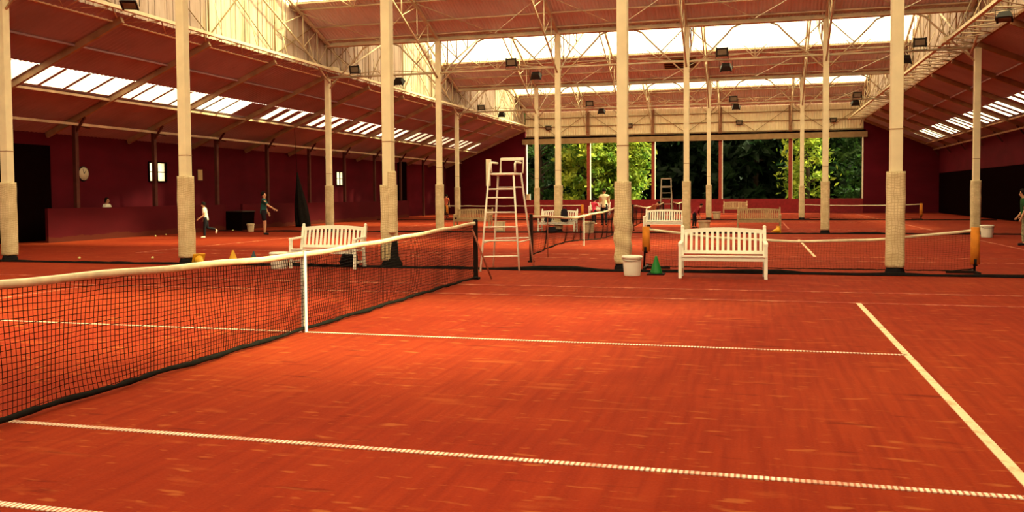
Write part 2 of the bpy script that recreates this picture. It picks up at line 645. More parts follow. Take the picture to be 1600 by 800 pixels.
bm_ = MB().box(((X(-3) + XH) / 2, YEND - .12, (5.66 + 6.08) / 2), (XH - X(-3) + .5, .24, .42))
tb = bm_.build('trim_1', 'timber_beam')
struct(tb, 'long brown timber beam over the opening in the end wall', 'beam')
MB().box(((X(-3) + XH) / 2, YEND - .02, 6.15), (XH - X(-3) + .3, .1, .14)).build('dark_slot', 'dark_screen', tb)

win = thing('window_1', 'wide opening in the end wall looking out on trees, split by red posts', 'window', (0, YEND, 0), kind='structure')
for k in range(-2, 2):
    p_ = MB().box((X(k), .1, (SILL + HEAD) / 2), (.24, .2, HEAD - SILL)).build('mullion', 'mullion_red', win)
    MB().box((X(k) + .15, .12, (SILL + HEAD) / 2), (.055, .2, HEAD - SILL)).build('lit_edge', 'white_trim', p_)  # white frame edge, the post's lit side put in as colour
for sx, xx in ((1, X(-3) + .03), (-1, XH - .03)):
    MB().box((xx, .1, (SILL + HEAD) / 2), (.08, .22, HEAD - SILL)).build('jamb', 'white_trim', win)

# windows in the left wall
for i, (a, b, z0, z1) in enumerate(holes):
    wn = MB()
    for y in (a, b):
        wn.box((XL + .01, y, (z0 + z1) / 2), (.1, .06, z1 - z0))
    for z in (z0, z1):
        wn.box((XL + .01, (a + b) / 2, z), (.1, b - a, .06))
    wn.box((XL + .01, (a + b) / 2, (z0 + z1) / 2), (.06, b - a, .035))
    wn.box((XL + .01, (a + b) / 2, (z0 + z1) / 2), (.06, .035, z1 - z0))
    wo = wn.build('window_%d' % (i + 2), 'dark_screen')
    struct(wo, ['small bright window in the left wall, right of the wall clock', 'small window in the left wall seen beside the cream column behind the bench'][i], 'window')
    MB().box((XL - .06, (a + b) / 2, (z0 + z1) / 2), (.015, b - a, z1 - z0)).build('pane', 'window_glass', wo)

# low partition in front of the left wall and the black screens
XP = -18.85
lw = MB()
lw.box((XP, (16.2 + 26.9) / 2, .6), (.12, 10.7, 1.2))
lw.box((XP, (28.3 + 49.5) / 2, .6), (.12, 21.2, 1.2))
struct(lw.build('wall_partition', 'low_wall_red'), 'low red partition along the left aisle', 'wall')
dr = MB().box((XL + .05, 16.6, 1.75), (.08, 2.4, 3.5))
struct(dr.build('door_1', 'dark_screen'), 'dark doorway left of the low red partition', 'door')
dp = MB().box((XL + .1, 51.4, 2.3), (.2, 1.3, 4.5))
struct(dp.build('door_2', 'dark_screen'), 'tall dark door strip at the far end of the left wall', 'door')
rs = MB()
n = 120
for i in range(n + 1):
    y = YFRONT + 2 + (YEND - .3 - YFRONT - 2) * i / n
    xx = XR - .06 - (.03 if i % 2 else 0)
    rs.v += [(xx, y, 0.02), (xx, y, 2.9), ]
    if i:
        rs.f.append((2 * i - 2, 2 * i - 1, 2 * i + 1, 2 * i))
        rs.s.append(True)
tag(rs.build('wind_screen', 'dark_screen'), 'black wind screen hung along the lower right wall', 'screen')


# ------------------------------------------------------------------ roofs
def corrugated(name, material, pts_fn, n, amp, parent=None):
    """sheet with n half-waves; pts_fn(t, lift) -> the two ends of the line at parameter t"""
    mb = MB()
    for i in range(n + 1):
        a, b = pts_fn(i / n, amp if i % 2 else 0.0)
        mb.v += [a, b]
        if i:
            mb.f.append((2 * i - 2, 2 * i, 2 * i + 1, 2 * i - 1))
            mb.s.append(False)
    return mb.build(name, material, parent)


A0, A1 = 3.05, 7.9          # glazing spans these distances from the valley
NW = 400
first = None
for j in range(-2, 3):
    for side in (0, 1):
        yv = Y(j) if side == 0 else Y(j + 1)
        sg = 1 if side == 0 else -1
        for (a0, a1, mt_) in ((0, A0, 'nave_sheet'), (A1, PY / 2, 'nave_sheet')):
            def fn(t, h, a0=a0, a1=a1, yv=yv, sg=sg):
                x = XG - .25 + (XH - XG + .5) * t
                return (x, yv + sg * a0, ZV + SL * a0 + h), (x, yv + sg * a1, ZV + SL * a1 + h)
            o = corrugated('ceiling', mt_, fn, NW, .035)
            struct(o, 'brown corrugated nave roof sheeting', 'ceiling')
ni = 3
for j in range(-2, 3):
    for side in (0, 1):
        yv = Y(j) if side == 0 else Y(j + 1)
        sg = 1 if side == 0 else -1
        def fn(t, h, yv=yv, sg=sg):
            x = XG + .12 + (XH - XG - .24) * t
            return (x, yv + sg * A0, ZV + SL * A0 + h), (x, yv + sg * A1, ZV + SL * A1 + h)
        ni += 1
        o = corrugated('window_%d' % ni, 'glazing' if side else 'glazing_fill', fn, NW, .03)  # near slopes: unseen diffuse panels added to light camera-facing columns and benches
        struct(o, 'bright translucent skylight band in the nave roof, near-slope ones added for fill light', 'skylight')
        bars = MB()
        for a in (A0, (A0 + A1) / 2, A1):
            bars.box(((XG + XH) / 2, yv + sg * a, ZV + SL * a - .05), (XH - XG, .06, .06))
        bars.build('glazing_bar', 'truss_steel', o)

# gable boards on both sides of the nave
for nm, xx, lab in (('wall_nave_left', XG - .05, 'left'), ('wall_nave_right', XH + .03, 'right')):
    gbm = MB()
    for j in range(-2, 3):
        ya = Y(j)
        nb = 58
        for i in range(nb):
            y0 = ya + PY * i / nb
            y1 = ya + PY * (i + 1) / nb - .03
            dz = lambda y: ZV + SL * (PY / 2 - abs(y - ya - PY / 2)) + .02
            off = .02 * ((i * 7) % 3)
            xa, xb = xx - .03 + off * .5, xx + .03 + off * .5
            gbm.prism([(y0, 7.02), (y1, 7.02), (y1, dz(y1)), (y0, dz(y0))], 0, xa, xb)
        gbm.prism([(ya, 7.0), (ya + PY, 7.0), (ya + PY, ZV), (ya + PY / 2, RIDGE), (ya, ZV)], 0, xx + (-.09 if xx < 0 else .07), xx + (-.07 if xx < 0 else .09))
    struct(gbm.build(nm, 'boards'), 'cream boarded gable wall above the %s girder of the nave' % lab, 'wall')

# aisle roofs with skylight strips
for side in (-1, 1):
    if side < 0:
        xe, xw, s0, s1 = XG + .2, XL - .2, -16.2, -17.28
    else:
        xe, xw, s0, s1 = XH, XR + .2, 15.76, 16.95
    L = YEND + .2 - YFRONT
    nn = int(L / .1)
    nm = 'ceiling_left' if side < 0 else 'ceiling_right'
    o1 = None
    for xa, xb in ((xe, s0), (s1, xw)):
        def fn(t, h, xa=xa, xb=xb):
            y = YFRONT + L * t
            return (xa, y, aisle_z(xa) + h), (xb, y, aisle_z(xb) + h)
        o = corrugated(nm, 'aisle_sheet', fn, nn, .02)
        struct(o, 'red-brown sheeting of the %s aisle roof' % ('left' if side < 0 else 'right'), 'ceiling')
    # band: panes and the sheet between them
    panes, solid = MB(), MB()
    step = PY / 16
    kk = 0
    y = Y(-2)
    while y < YEND - .1:
        wide = (side < 0 and y < 25.2)
        pw = step * (.86 if wide else .52)
        if wide and (round((y - Y(0)) / step) % 4 == 0):
            pw = step * .86
        za, zb = aisle_z(s0), aisle_z(s1)
        y1 = y + pw
        y2 = y + step
        skip = (side < 0 and y > YEND - 2.5) or (side > 0 and not (31.5 < y < YEND - 2.5)) or (side < 0 and 25.2 < y < 26.4)
        if skip:
            solid.quad((s0, y, za), (s1, y, zb), (s1, y2, zb), (s0, y2, za))
        else:
            panes.quad((s0, y, za), (s1, y, zb), (s1, y1, zb), (s0, y1, za))
            solid.quad((s0, y1, za), (s1, y1, zb), (s1, y2, zb), (s0, y2, za))
        y += step
    o = solid.build(nm, 'aisle_sheet')
    struct(o, 'sheeting between the skylight panes of the %s aisle roof' % ('left' if side < 0 else 'right'), 'ceiling')
    ni += 1
    o = panes.build('window_%d' % ni, 'glazing')
    struct(o, 'row of slanting skylight panes in the %s aisle roof' % ('left' if side < 0 else 'right'), 'skylight')

# ------------------------------------------------------------------ columns
def pad_mesh(w_, z0, z1, twist, seed):
    mb = MB()
    nz, ns = 34, 20
    for i in range(nz + 1):
        z = z0 + (z1 - z0) * i / nz
        for k in range(ns):
            a = 2 * PI * k / ns
            c, s = math.cos(a), math.sin(a)
            q = (abs(c) ** 6 + abs(s) ** 6) ** (-1 / 6)
            r_ = w_ / 2 * q
            r_ += .012 * mnoise.noise(V((c * 2 + seed, s * 2, z * 3)))
            if twist:
                r_ += .016 * math.sin(16 * z + a * 1.0) * max(0.0, min(1.0, (1.35 - z) * 2)) + .02 * max(0, 1 - abs(z - .95) / .7)
            mb.v.append((r_ * c, r_ * s, z))
        if i:
            for k in range(ns):
                k2 = (k + 1) % ns
                mb.f.append(((i - 1) * ns + k, (i - 1) * ns + k2, i * ns + k2, i * ns + k))
                mb.s.append(True)
    mb.f += [tuple(range(ns))[::-1], tuple(nz * ns + k for k in range(ns))]
    mb.s += [False, False]
    return mb


def column(k, j, label, padtop, topz, twist=False, w_=.215, pw=.32):
    c = thing('support_column', label, 'column', (X(k), Y(j), 0), kind='thing')
    MB().box((0, 0, topz / 2), (w_, w_, topz)).build('shaft', 'cream_steel', c, .012)
    pad_mesh(pw, .13, padtop, twist, k * 3.1 + j).build('padding', 'pad', c)
    MB().lathe([(.17, 0), (.185, .03), (.16, .1), (.15, .16)], n=16).build('foot', 'black_rubber', c)
    for z in (2.55,):
        MB().box((0, 0, z + .2 * ((k + j) % 2)), (w_ + .012, w_ + .012, .018)).build('wire_tie', 'brown_steel', c)
    return c


CL = {(-3, 0): 'cream square column with padded foot cut by the left edge of the photo',
      (-2, 0): 'cream square column standing behind the yellow tipped cone on the left',
      (-1, 0): 'cream square column with two uneven pads, right of the left white bench',
      (0, 0): 'cream square column wrapped in twisted netting behind the white lidded bucket',
      (1, 0): 'cream square column wrapped in netting, in front of the sagging low net',
      (-3, 1): 'slim cream column standing behind the left white bench',
      (-2, 1): 'slim cream column between the left wall and the umpire chair, behind the net end',
      (-1, 1): 'cream column standing behind the white bench with black bags',
      (0, 1): 'cream column beside the bending child, at the right end of the middle bench',
      (1, 1): 'cream column standing right of the brown bench and tumbled yellow cone',
      (2, 1): 'cream column behind the right orange post of the sagging low net',
      (-3, 2): 'far thin cream column at the left end of the grey bench by the umpire chair',
      (-2, 2): 'far thin cream column at the left end of the end wall opening',
      (-1, 2): 'far cream column mostly hidden behind the column with twisted netting',
      (0, 2): 'far thin cream column right of the bending child',
      (1, 2): 'far thin cream column at the left end of the distant low net with orange post',
      (2, 2): 'far cream column mostly hidden behind the net-wrapped column on the right'}
for (k, j), lab in CL.items():
    edge = k in (-3, 2)
    pt = 2.0 + .06 * math.sin(k * 2.3 + j)
    if (k, j) == (0, 0):
        pt = 1.82
    if (k, j) == (1, 0):
        pt = 1.95
    if (k, j) == (-1, 0):
        pt = 1.8
    c = column(k, j, lab, pt, 6.75 if edge else ZV - .15, (k, j) == (0, 0))
    if (k, j) == (-1, 0):
        MB().box((.15, -.17, 1.42), (.18, .13, 1.36), .12).build('padding', 'pad', c, .03)
        MB().lathe([(.16, 0), (.18, .06), (.1, .2), (.07, .5), (.06, .62)], (.17, -.12, 0), 12).build('bundled_net', 'net_black_fabric', c)

# ------------------------------------------------------------------ row trusses, rafter frames, girders
ORD = ['leftmost', 'second from the left', 'third from the left', 'fourth from the left', 'fifth from the left', 'rightmost']
for j in (0, 1, 2):
    t = thing('valley_truss', 'cream steel valley truss across the hall on the %s row of columns' % ROWS[j], 'roof truss', (0, Y(j), 0), kind='thing')
    xa, xb = XG + .05, XH - .05
    b = MB()
    b.box(((xa + xb) / 2, 0, ZV - .12), (xb - xa, .3, .06))
    b.box(((xa + xb) / 2, 0, ZV + .02), (xb - xa, .05, .26))
    b.box(((xa + xb) / 2, -.2, ZV + .1), (xb - xa, .3, .05))
    b.build('valley_beam', 'truss_steel', t)
    MB().tube([(xa - .6, 0, 6.76), (xb + .6, 0, 6.76)], .045, 8).build('tie_rod', 'truss_steel', t)
    for k in range(-3, 3):
        for s in (-1, 1):
            xe = X(k) + s * 1.85
            if xe < xa or xe > xb:
                continue
            br = MB()
            br.tube([(X(k) + s * .1, 0, 6.3), (X(k) + s * 1.55, 0, 7.75), (X(k) + s * 1.75, 0, 7.98), (X(k) + s * 2.05, 0, ZV - .15)], .035, 6)
            br.build('knee_brace', 'truss_steel', t)
            cb = MB().tube([(X(k) + s * .12, 0, ZV - .2), (X(k) + s * 1.0, 0, 7.2)], .022, 6)
            cb.build('counter_brace', 'truss_steel', t)
    for k in range(-3, 2):
        xm = X(k) + DX / 2
        hb = MB()
        hb.tube([(xm - .35, -.1, 7.1), (xm, 0, 6.78), (xm + .35, -.1, 7.1)], .025, 6)
        hb.tube([(xm, 0, 6.78), (xm, 0, 7.1)], .02, 6)
        hb.tube([(X(k) + .1, 0, 6.78), (xm, -.02, 6.98), (X(k + 1) - .1, 0, 6.78)], .02, 6)
        hb.build('hanger', 'truss_steel', t)

# lattice rafter frames (two slopes per bay) along every column line
BAYN = {0: 'nearest visible roof bay', 1: 'second roof bay', 2: 'farthest roof bay'}
for j in (0, 1, 2):
    for k in range(-3, 3):
        t = thing('rafter_frame', 'cream lattice rafter frame, %s, in the %s' % (ORD[k + 3], BAYN[j]), 'roof truss', (X(k), 0, 0), kind='thing')
        if k == -3:
            t.location.x = XG + .25
        if k == 2:
            t.location.x = XH - .25
        for sg, yv in ((1, Y(j)), (-1, Y(j + 1))):
            if j == 2 and sg == -1:
                yv -= .25
            nmS = 'near' if sg == 1 else 'far'
            top, botc, webs = MB(), MB(), MB()
            P_t = lambda a: V((0, yv + sg * a, ZV + SL * a - .12))
            hgt = lambda a: 1.45 - .05 * a if a > 1.2 else 1.45
            P_b = lambda a: V((0, yv + sg * a, ZV + SL * a - .12 - hgt(a)))
            A = PY / 2
            top.bar(P_t(.1), P_t(A), .10, .12)
            bp = [V((0, yv + sg * .12, 6.55)), V((0, yv + sg * .5, 6.72))] + [P_b(a) for a in (1.2, 2.4, 4.0, 5.6, 7.2, A)]
            botc.tube(bp, .04, 6)
            nodes = [1.2, 2.4, 4.0, 5.6, 7.2]
            for a in nodes:
                webs.tube([P_t(a), P_b(a)], .024, 6)
            for a0, a1 in zip([.2] + nodes, nodes + [A]):
                webs.tube([P_t(a0), P_b(a1)], .018, 6)
            top.build('top_chord', 'truss_steel', t)
            botc.build('bottom_chord', 'truss_steel', t)
            webs.build('web', 'truss_steel', t)

# purlins and roof bracing per slope
for j in (0, 1, 2):
    for sg, yv, nm in ((1, Y(j), 'rising'), (-1, Y(j + 1), 'falling')):
        t = thing('purlin_set', 'thin cream purlins with rod bracing under the %s slope, %s' % (nm, BAYN[j]), 'purlin', (0, 0, 0), kind='thing')
        for a in (1.4, 2.7, A1 + .1):
            z = ZV + SL * a - .09
            MB().tube([(XG + .05, yv + sg * a, z), (XH - .05, yv + sg * a, z)], .035, 6).build('purlin', 'truss_steel', t)
        br = MB()
        zf = lambda a: ZV + SL * a - .13
        for k in range(-3, 2):
            xm = X(k) + DX / 2
            br.tube([(X(k), yv + sg * 2.7, zf(2.7)), (xm, yv + sg * .3, zf(.3)), (X(k + 1), yv + sg * 2.7, zf(2.7))], .016, 6)
            for xx in (X(k), xm):
                br.tube([(xx - .6, yv + sg * 3.6, zf(3.6)), (xx, yv + sg * 2.7, zf(2.7) - .03), (xx + .6, yv + sg * 3.6, zf(3.6))], .025, 6)
                br.tube([(xx, yv + sg * 2.7, zf(2.7) - .03), (xx, yv + sg * 3.6, zf(3.6))], .018, 6)
        br.build('bracing_rod', 'truss_steel', t)

# girders along the nave edges
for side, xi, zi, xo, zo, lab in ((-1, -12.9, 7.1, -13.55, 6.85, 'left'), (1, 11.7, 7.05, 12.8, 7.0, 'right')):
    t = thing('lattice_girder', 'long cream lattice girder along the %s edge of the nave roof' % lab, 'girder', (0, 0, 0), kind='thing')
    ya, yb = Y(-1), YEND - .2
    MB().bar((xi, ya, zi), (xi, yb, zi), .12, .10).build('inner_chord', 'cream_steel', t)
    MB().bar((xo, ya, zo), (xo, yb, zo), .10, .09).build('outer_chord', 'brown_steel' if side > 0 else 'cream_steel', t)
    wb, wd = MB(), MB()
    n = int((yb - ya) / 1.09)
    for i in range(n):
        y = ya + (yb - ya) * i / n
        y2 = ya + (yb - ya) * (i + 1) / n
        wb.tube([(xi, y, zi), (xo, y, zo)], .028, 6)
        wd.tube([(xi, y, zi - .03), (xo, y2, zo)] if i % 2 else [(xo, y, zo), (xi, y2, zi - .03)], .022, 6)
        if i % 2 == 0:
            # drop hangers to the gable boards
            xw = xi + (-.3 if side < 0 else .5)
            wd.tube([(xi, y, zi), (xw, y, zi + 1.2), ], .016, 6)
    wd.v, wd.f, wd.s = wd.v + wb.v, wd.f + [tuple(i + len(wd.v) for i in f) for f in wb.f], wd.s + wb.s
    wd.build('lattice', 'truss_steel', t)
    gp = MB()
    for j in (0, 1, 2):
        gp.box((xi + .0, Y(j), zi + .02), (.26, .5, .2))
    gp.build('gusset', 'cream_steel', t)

# gable stiffening rods on the boarded walls
for side, xx, lab in ((-1, XG + .08, 'left'), (1, XH - .1, 'right')):
    t = thing('gable_bracing', 'thin brown cross rods and posts on the %s boarded gable wall' % lab, 'bracing', (0, 0, 0), kind='thing')
    for j in (0, 1, 2):
        r = MB()
        for q in range(4):
            y0 = Y(j) + PY * q / 4
            y1 = Y(j) + PY * (q + 1) / 4
            dz = lambda y: ZV + SL * (PY / 2 - abs(y - Y(j) - PY / 2)) - .15
            r.tube([(xx, y0 + .1, 7.2), (xx, y1 - .1, dz(y1) if q < 2 else dz(y0) - .4)], .022, 6)
            r.tube([(xx, y1 - .1, 7.2), (xx, y0 + .1, min(dz(y0), dz(y1)))], .018, 6)
            r.tube([(xx, y1, 7.1), (xx, y1, dz(y1))], .03, 6)
        r.build('cross_rod', 'timber_beam', t)

# aisle rafters, posts, pipes
NTH = ['first', 'second', 'third', 'fourth', 'fifth', 'sixth', 'seventh', 'eighth', 'ninth', 'tenth', 'eleventh', 'twelfth', 'thirteenth', 'fourteenth', 'fifteenth', 'sixteenth']
ystep = PY / 4
for side in (-1, 1):
    lab = 'left' if side < 0 else 'right'
    xin, xout = (XG + .1, XL + .05) if side < 0 else (XH, XR - .02)
    proto = None
    cnt = 0
    i = 12
    rows = []
    while YEND - .25 - ystep * cnt > (6 if side < 0 else 17):
        rows.append(YEND - .25 - ystep * cnt if cnt == 0 else YEND - ystep * cnt)
        cnt += 1
    for idx, yy in enumerate(rows):
        lb = 'steel rafter under the %s aisle roof, %s from the end wall' % (lab, NTH[idx])
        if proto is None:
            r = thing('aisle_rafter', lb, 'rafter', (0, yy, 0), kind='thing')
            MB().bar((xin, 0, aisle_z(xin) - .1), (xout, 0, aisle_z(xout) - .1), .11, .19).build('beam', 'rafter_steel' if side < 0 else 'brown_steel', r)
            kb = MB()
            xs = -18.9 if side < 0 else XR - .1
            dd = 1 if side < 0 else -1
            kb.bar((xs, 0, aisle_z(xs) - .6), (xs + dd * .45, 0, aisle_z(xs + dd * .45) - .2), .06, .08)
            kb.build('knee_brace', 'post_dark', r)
            proto = r
        else:
            dup(proto, (0, yy, 0), 0, lb)
    if side < 0:
        pp = None
        for idx, yy in enumerate(rows):
            if yy < 16:
                continue
            lb = 'dark post between low partition and left aisle roof, %s from the end wall' % NTH[idx]
            if pp is None:
                pp = thing('wall_stanchion', lb, 'post', (-18.9, yy, 0), kind='thing')
                zt = aisle_z(-18.9) - .25
                MB().box((0, 0, zt / 2), (.14, .16, zt)).build('shaft', 'post_dark', pp)
                MB().bar((.05, 0, zt - .05), (.05, .7, zt - .12), .05, .05).build('bracket', 'post_dark', pp)
            else:
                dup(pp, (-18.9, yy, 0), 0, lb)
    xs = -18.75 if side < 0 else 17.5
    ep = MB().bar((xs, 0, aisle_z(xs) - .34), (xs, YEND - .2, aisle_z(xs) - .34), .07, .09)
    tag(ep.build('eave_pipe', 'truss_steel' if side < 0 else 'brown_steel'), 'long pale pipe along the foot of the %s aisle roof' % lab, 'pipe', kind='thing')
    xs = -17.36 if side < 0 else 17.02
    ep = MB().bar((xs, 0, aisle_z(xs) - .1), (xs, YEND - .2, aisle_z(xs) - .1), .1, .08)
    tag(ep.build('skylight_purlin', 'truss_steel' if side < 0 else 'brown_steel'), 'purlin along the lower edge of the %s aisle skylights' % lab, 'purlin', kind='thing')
    xs = -14.9 if side < 0 else 14.4
    ep = MB().bar((xs, 0, aisle_z(xs) - .05), (xs, YEND - .2, aisle_z(xs) - .05), .05, .06)
    tag(ep.build('upper_purlin', 'aisle_sheet'), 'thin red-brown purlin high under the %s aisle roof' % lab, 'purlin', kind='thing')

# ------------------------------------------------------------------ floodlights
def floodlight(loc, rz, tilt, label, drop=0.3):
    t = thing('floodlight', label, 'floodlight', loc, rz, 'floodlights under the hall roof')
    Mx = Matrix.Rotation(tilt, 4, 'X')
    h = MB()
    for z in (0,):
        vs = [(-.23, .0, -.17), (.23, 0, -.17), (.23, 0, .17), (-.23, 0, .17), (-.15, .22, -.11), (.15, .22, -.11), (.15, .22, .11), (-.15, .22, .11)]
        h.add([Mx @ V(v) for v in vs], [(0, 1, 2, 3), (7, 6, 5, 4), (0, 4, 5, 1), (1, 5, 6, 2), (2, 6, 7, 3), (3, 7, 4, 0)])
    for x in (-.2, .2):
        h.add([Mx @ V(v) for v in [(x - .03, -.03, -.18), (x + .03, -.03, -.18), (x + .03, -.03, .18), (x - .03, -.03, .18), (x - .03, .02, -.18), (x + .03, .02, -.18), (x + .03, .02, .18), (x - .03, .02, .18)]],
              [(0, 1, 2, 3), (7, 6, 5, 4), (0, 4, 5, 1), (1, 5, 6, 2), (2, 6, 7, 3), (3, 7, 4, 0)])
    ho = h.build('housing', 'lamp_black', t, .015)
    gl = MB().add([Mx @ V(v) for v in [(-.17, -.012, -.1), (.17, -.012, -.1), (.17, -.012, .1), (-.17, -.012, .1), (-.17, .0, -.1), (.17, .0, -.1), (.17, .0, .1), (-.17, .0, .1)]],
                  [(0, 1, 2, 3), (7, 6, 5, 4), (0, 4, 5, 1), (1, 5, 6, 2), (2, 6, 7, 3), (3, 7, 4, 0)])
    gl.build('lens', 'lamp_glass', t)
    y_ = MB()
    y_.tube([(-.25, .08, 0), (-.25, .08, drop), (.25, .08, drop), (.25, .08, 0)], .014, 6)
    y_.build('yoke', 'lamp_black', t)
    return t


FL = []
for (x, z, place) in ((-4.73, 7.0, 'left of centre'), (3.74, 7.0, 'right of centre'), (10.78, 7.0, 'near the right gable'), (-11.79, 7.02, 'near the left gable')):
    FL.append(((x, Y(1) - .25, z + .02), 0, .25, 'black floodlight sitting on the second row tie rod, %s' % place, -.26))
for (x, z, place) in ((-3.76, 6.4, 'left of centre'), (3.88, 6.4, 'right of centre'), (10.34, 6.4, 'near the right gable'), (-9.85, 6.42, 'near the left gable')):
    FL.append(((x, Y(1) + .1, z), PI, .9, 'black floodlight hanging below the second row tie rod, %s' % place, .33))
for (x, z, place) in ((-4.65, 7.0, 'left of centre'), (3.77, 6.98, 'right of centre'), (10.47, 6.96, 'near the right gable'), (-11.5, 6.98, 'near the left gable')):
    FL.append(((x, Y(2) - .25, z + .02), 0, .25, 'small black floodlight sitting on the third row tie rod, %s' % place, -.26))
for (x, z, place) in ((-3.99, 6.5, 'left of centre'), (3.91, 6.5, 'right of centre'), (10.41, 6.5, 'near the right gable'), (-10.27, 6.5, 'near the left gable')):
    FL.append(((x, Y(2) + .1, z), PI, .9, 'small black floodlight hanging below the third row tie rod, %s' % place, .27))
for (x, place) in ((-11.24, 'left end'), (-4.64, 'second from the left'), (3.8, 'third from the left'), (10.59, 'right end')):
    FL.append(((x, YEND - .30, 6.95), 0, .35, 'small brown floodlight on the cream end cladding, %s' % place, .2))
FL.append(((12.2, 20.6, 6.72), -.3, 1.2, 'large black floodlight under the right girder near the top corner', .3))
FL.append(((-11.95, 12.1, 6.95), .4, 1.0, 'large black floodlight under the left girder at the top edge', .3))
for a in FL:
    floodlight(*a)

# dark ventilator on the second bay's far slope
a_ = 1.95
vt = MB()
vt.bar((-.05, Y(2) - a_, ZV + SL * a_ - .04), (1.75, Y(2) - a_, ZV + SL * a_ - .04), 1.1, .06, V((0, SL, 1)))
vo = vt.build('roof_vent', 'brown_steel')
tag(vo, 'dark rectangular ventilator panel in the brown roof sheeting', 'vent', kind='thing')
lv = MB()
for i in range(5):
    yy = Y(2) - a_ - .4 + .2 * i
    lv.box((.85, yy, ZV + SL * (Y(2) - yy) - .1), (1.7, .1, .02))
lv.build('louver', 'dark_screen', vo)

# ------------------------------------------------------------------ court lines
def line(p, q, w_, material, label):
    p, q = V(p), V(q)
    L_ = (q - p).length
    o = MB().box((L_ / 2, 0, .003), (L_, w_, .006)).build('floor_line', material)
    o.location = (p.x, p.y, 0)
    o.rotation_euler = (0, 0, math.atan2(q.y - p.y, q.x - p.x))
    return tag(o, label, 'court line', kind='structure')


CN = ['nearest court', 'second court', 'third court', 'farthest court']
for j in range(4):
    yc = PY * j + (0 if j == 0 else .1)
    if j == 3:
        yc -= .8
    rib = 'line_rib' if j == 0 else 'line_dusty'
    for s in (-1, 1):
        nm = 'front' if s < 0 else 'rear'
        line((-11.885, yc + s * 4.115, 0), (11.885, yc + s * 4.115, 0), .055, rib if s < 0 else 'line_dusty', '%s singles sideline of the %s' % (nm, CN[j]))
        line((-11.885, yc + s * 5.485, 0), (11.885, yc + s * 5.485, 0), .055, rib if s < 0 else 'line_dusty', '%s doubles sideline of the %s' % (nm, CN[j]))
        line((s * 6.4, yc - 4.115, 0), (s * 6.4, yc + 4.115, 0), .065, 'line_plain' if j < 2 and s > 0 else 'line_dusty', '%s service line of the %s' % ('left' if s < 0 else 'right', CN[j]))
        line((s * 11.885, yc - 5.485, 0), (s * 11.885, yc + 5.485, 0), .07, 'line_dusty', '%s baseline of the %s' % ('left' if s < 0 else 'right', CN[j]))
    line((-6.4, yc, 0), (6.4, yc, 0), .05, rib, 'centre service line of the %s' % CN[j])


# ------------------------------------------------------------------ tennis nets
def net_parts(t, axis, L_, htop, zbot, cell, thick, slack, tape_h, seed, tape='tape_white', hem=.02):
    """net in local coords: runs along +axis from 0 to L_; htop(s), zbot(s)"""
    P_ = (lambda s, o, z: V((o, s, z))) if axis == 'y' else (lambda s, o, z: V((s, o, z)))
    rnd = random.Random(seed)
    off = lambda s, u: slack * math.sin(PI * u) * (.6 * math.sin(s * 1.3 + seed) + .5 * math.sin(s * 3.1 + 2 * seed)) + slack * .5 * u * math.sin(s * 5.3 + 3 * u)
    sh = lambda s, u: slack * 1.0 * u * math.sin(s * 2.1 + seed * 1.7 + 3.0 * u)
    mesh = MB()
    ns = int(L_ / cell)
    hz = max(4, int(1.0 / cell))
    # vertical strands
    for i in range(ns + 1):
        s = L_ * i / ns
        pts = []
        for q in range(9):
            u = q / 8
            z = htop(s) - .02 + (zbot(s) - htop(s) + .02) * u
            ss = min(max(s + sh(s, u) * math.sin(PI * u * .9), 0), L_)
            pts.append(P_(ss, off(s, u), z))
        mesh.tube(pts, thick, 3, False)
    nh = hz
    nseg = max(24, int(L_ / .2))
    for r_ in range(1, nh):
        u = r_ / nh
        pts = []
        for i in range(nseg + 1):
            s = L_ * i / nseg
            z = htop(s) - .02 + (zbot(s) - htop(s) + .02) * u + .006 * math.sin(s * 7 + r_)
            pts.append(P_(min(max(s + sh(s, u) * math.sin(PI * u * .9), 0), L_), off(s, u), z))
        mesh.tube(pts, thick, 3, False)
    mesh.build('net_mesh', 'net_cord', t)
    tp = MB()
    n = 64
    for i in range(n + 1):
        s = L_ * i / n
        z = htop(s) + .006 * math.sin(s * 4.1 + seed)
        hw = .012 + .004 * math.sin(s * 6)
        tp.v += [P_(s, -hw, z - tape_h), P_(s, -hw * 1.2, z - .012), P_(s, 0, z), P_(s, hw * 1.2, z - .012), P_(s, hw, z - tape_h)]
        if i:
            for k in range(4):
                a = (i - 1) * 5 + k
                tp.f.append((a, a + 1, a + 6, a + 5))
                tp.s.append(True)
            a = (i - 1) * 5
            tp.f.append((a + 4, a, a + 5, a + 9))
            tp.s.append(True)
    tp.f += [(0, 1, 2, 3, 4), tuple(n * 5 + k for k in range(4, -1, -1))]
    tp.s += [False, False]
    tp.build('tape', tape, t)
    if hem:
        hp = []
        rs_ = []
        nn = 90
        for i in range(nn + 1):
            s = L_ * i / nn
            hp.append(P_(s, off(s, 1) + .01 * rnd.random(), zbot(s) + .012 + .01 * rnd.random()))
            rs_.append(hem * (.8 + .5 * rnd.random()))
        MB().tube(hp, rs_, 7).build('hem_cord', 'net_black_fabric', t)


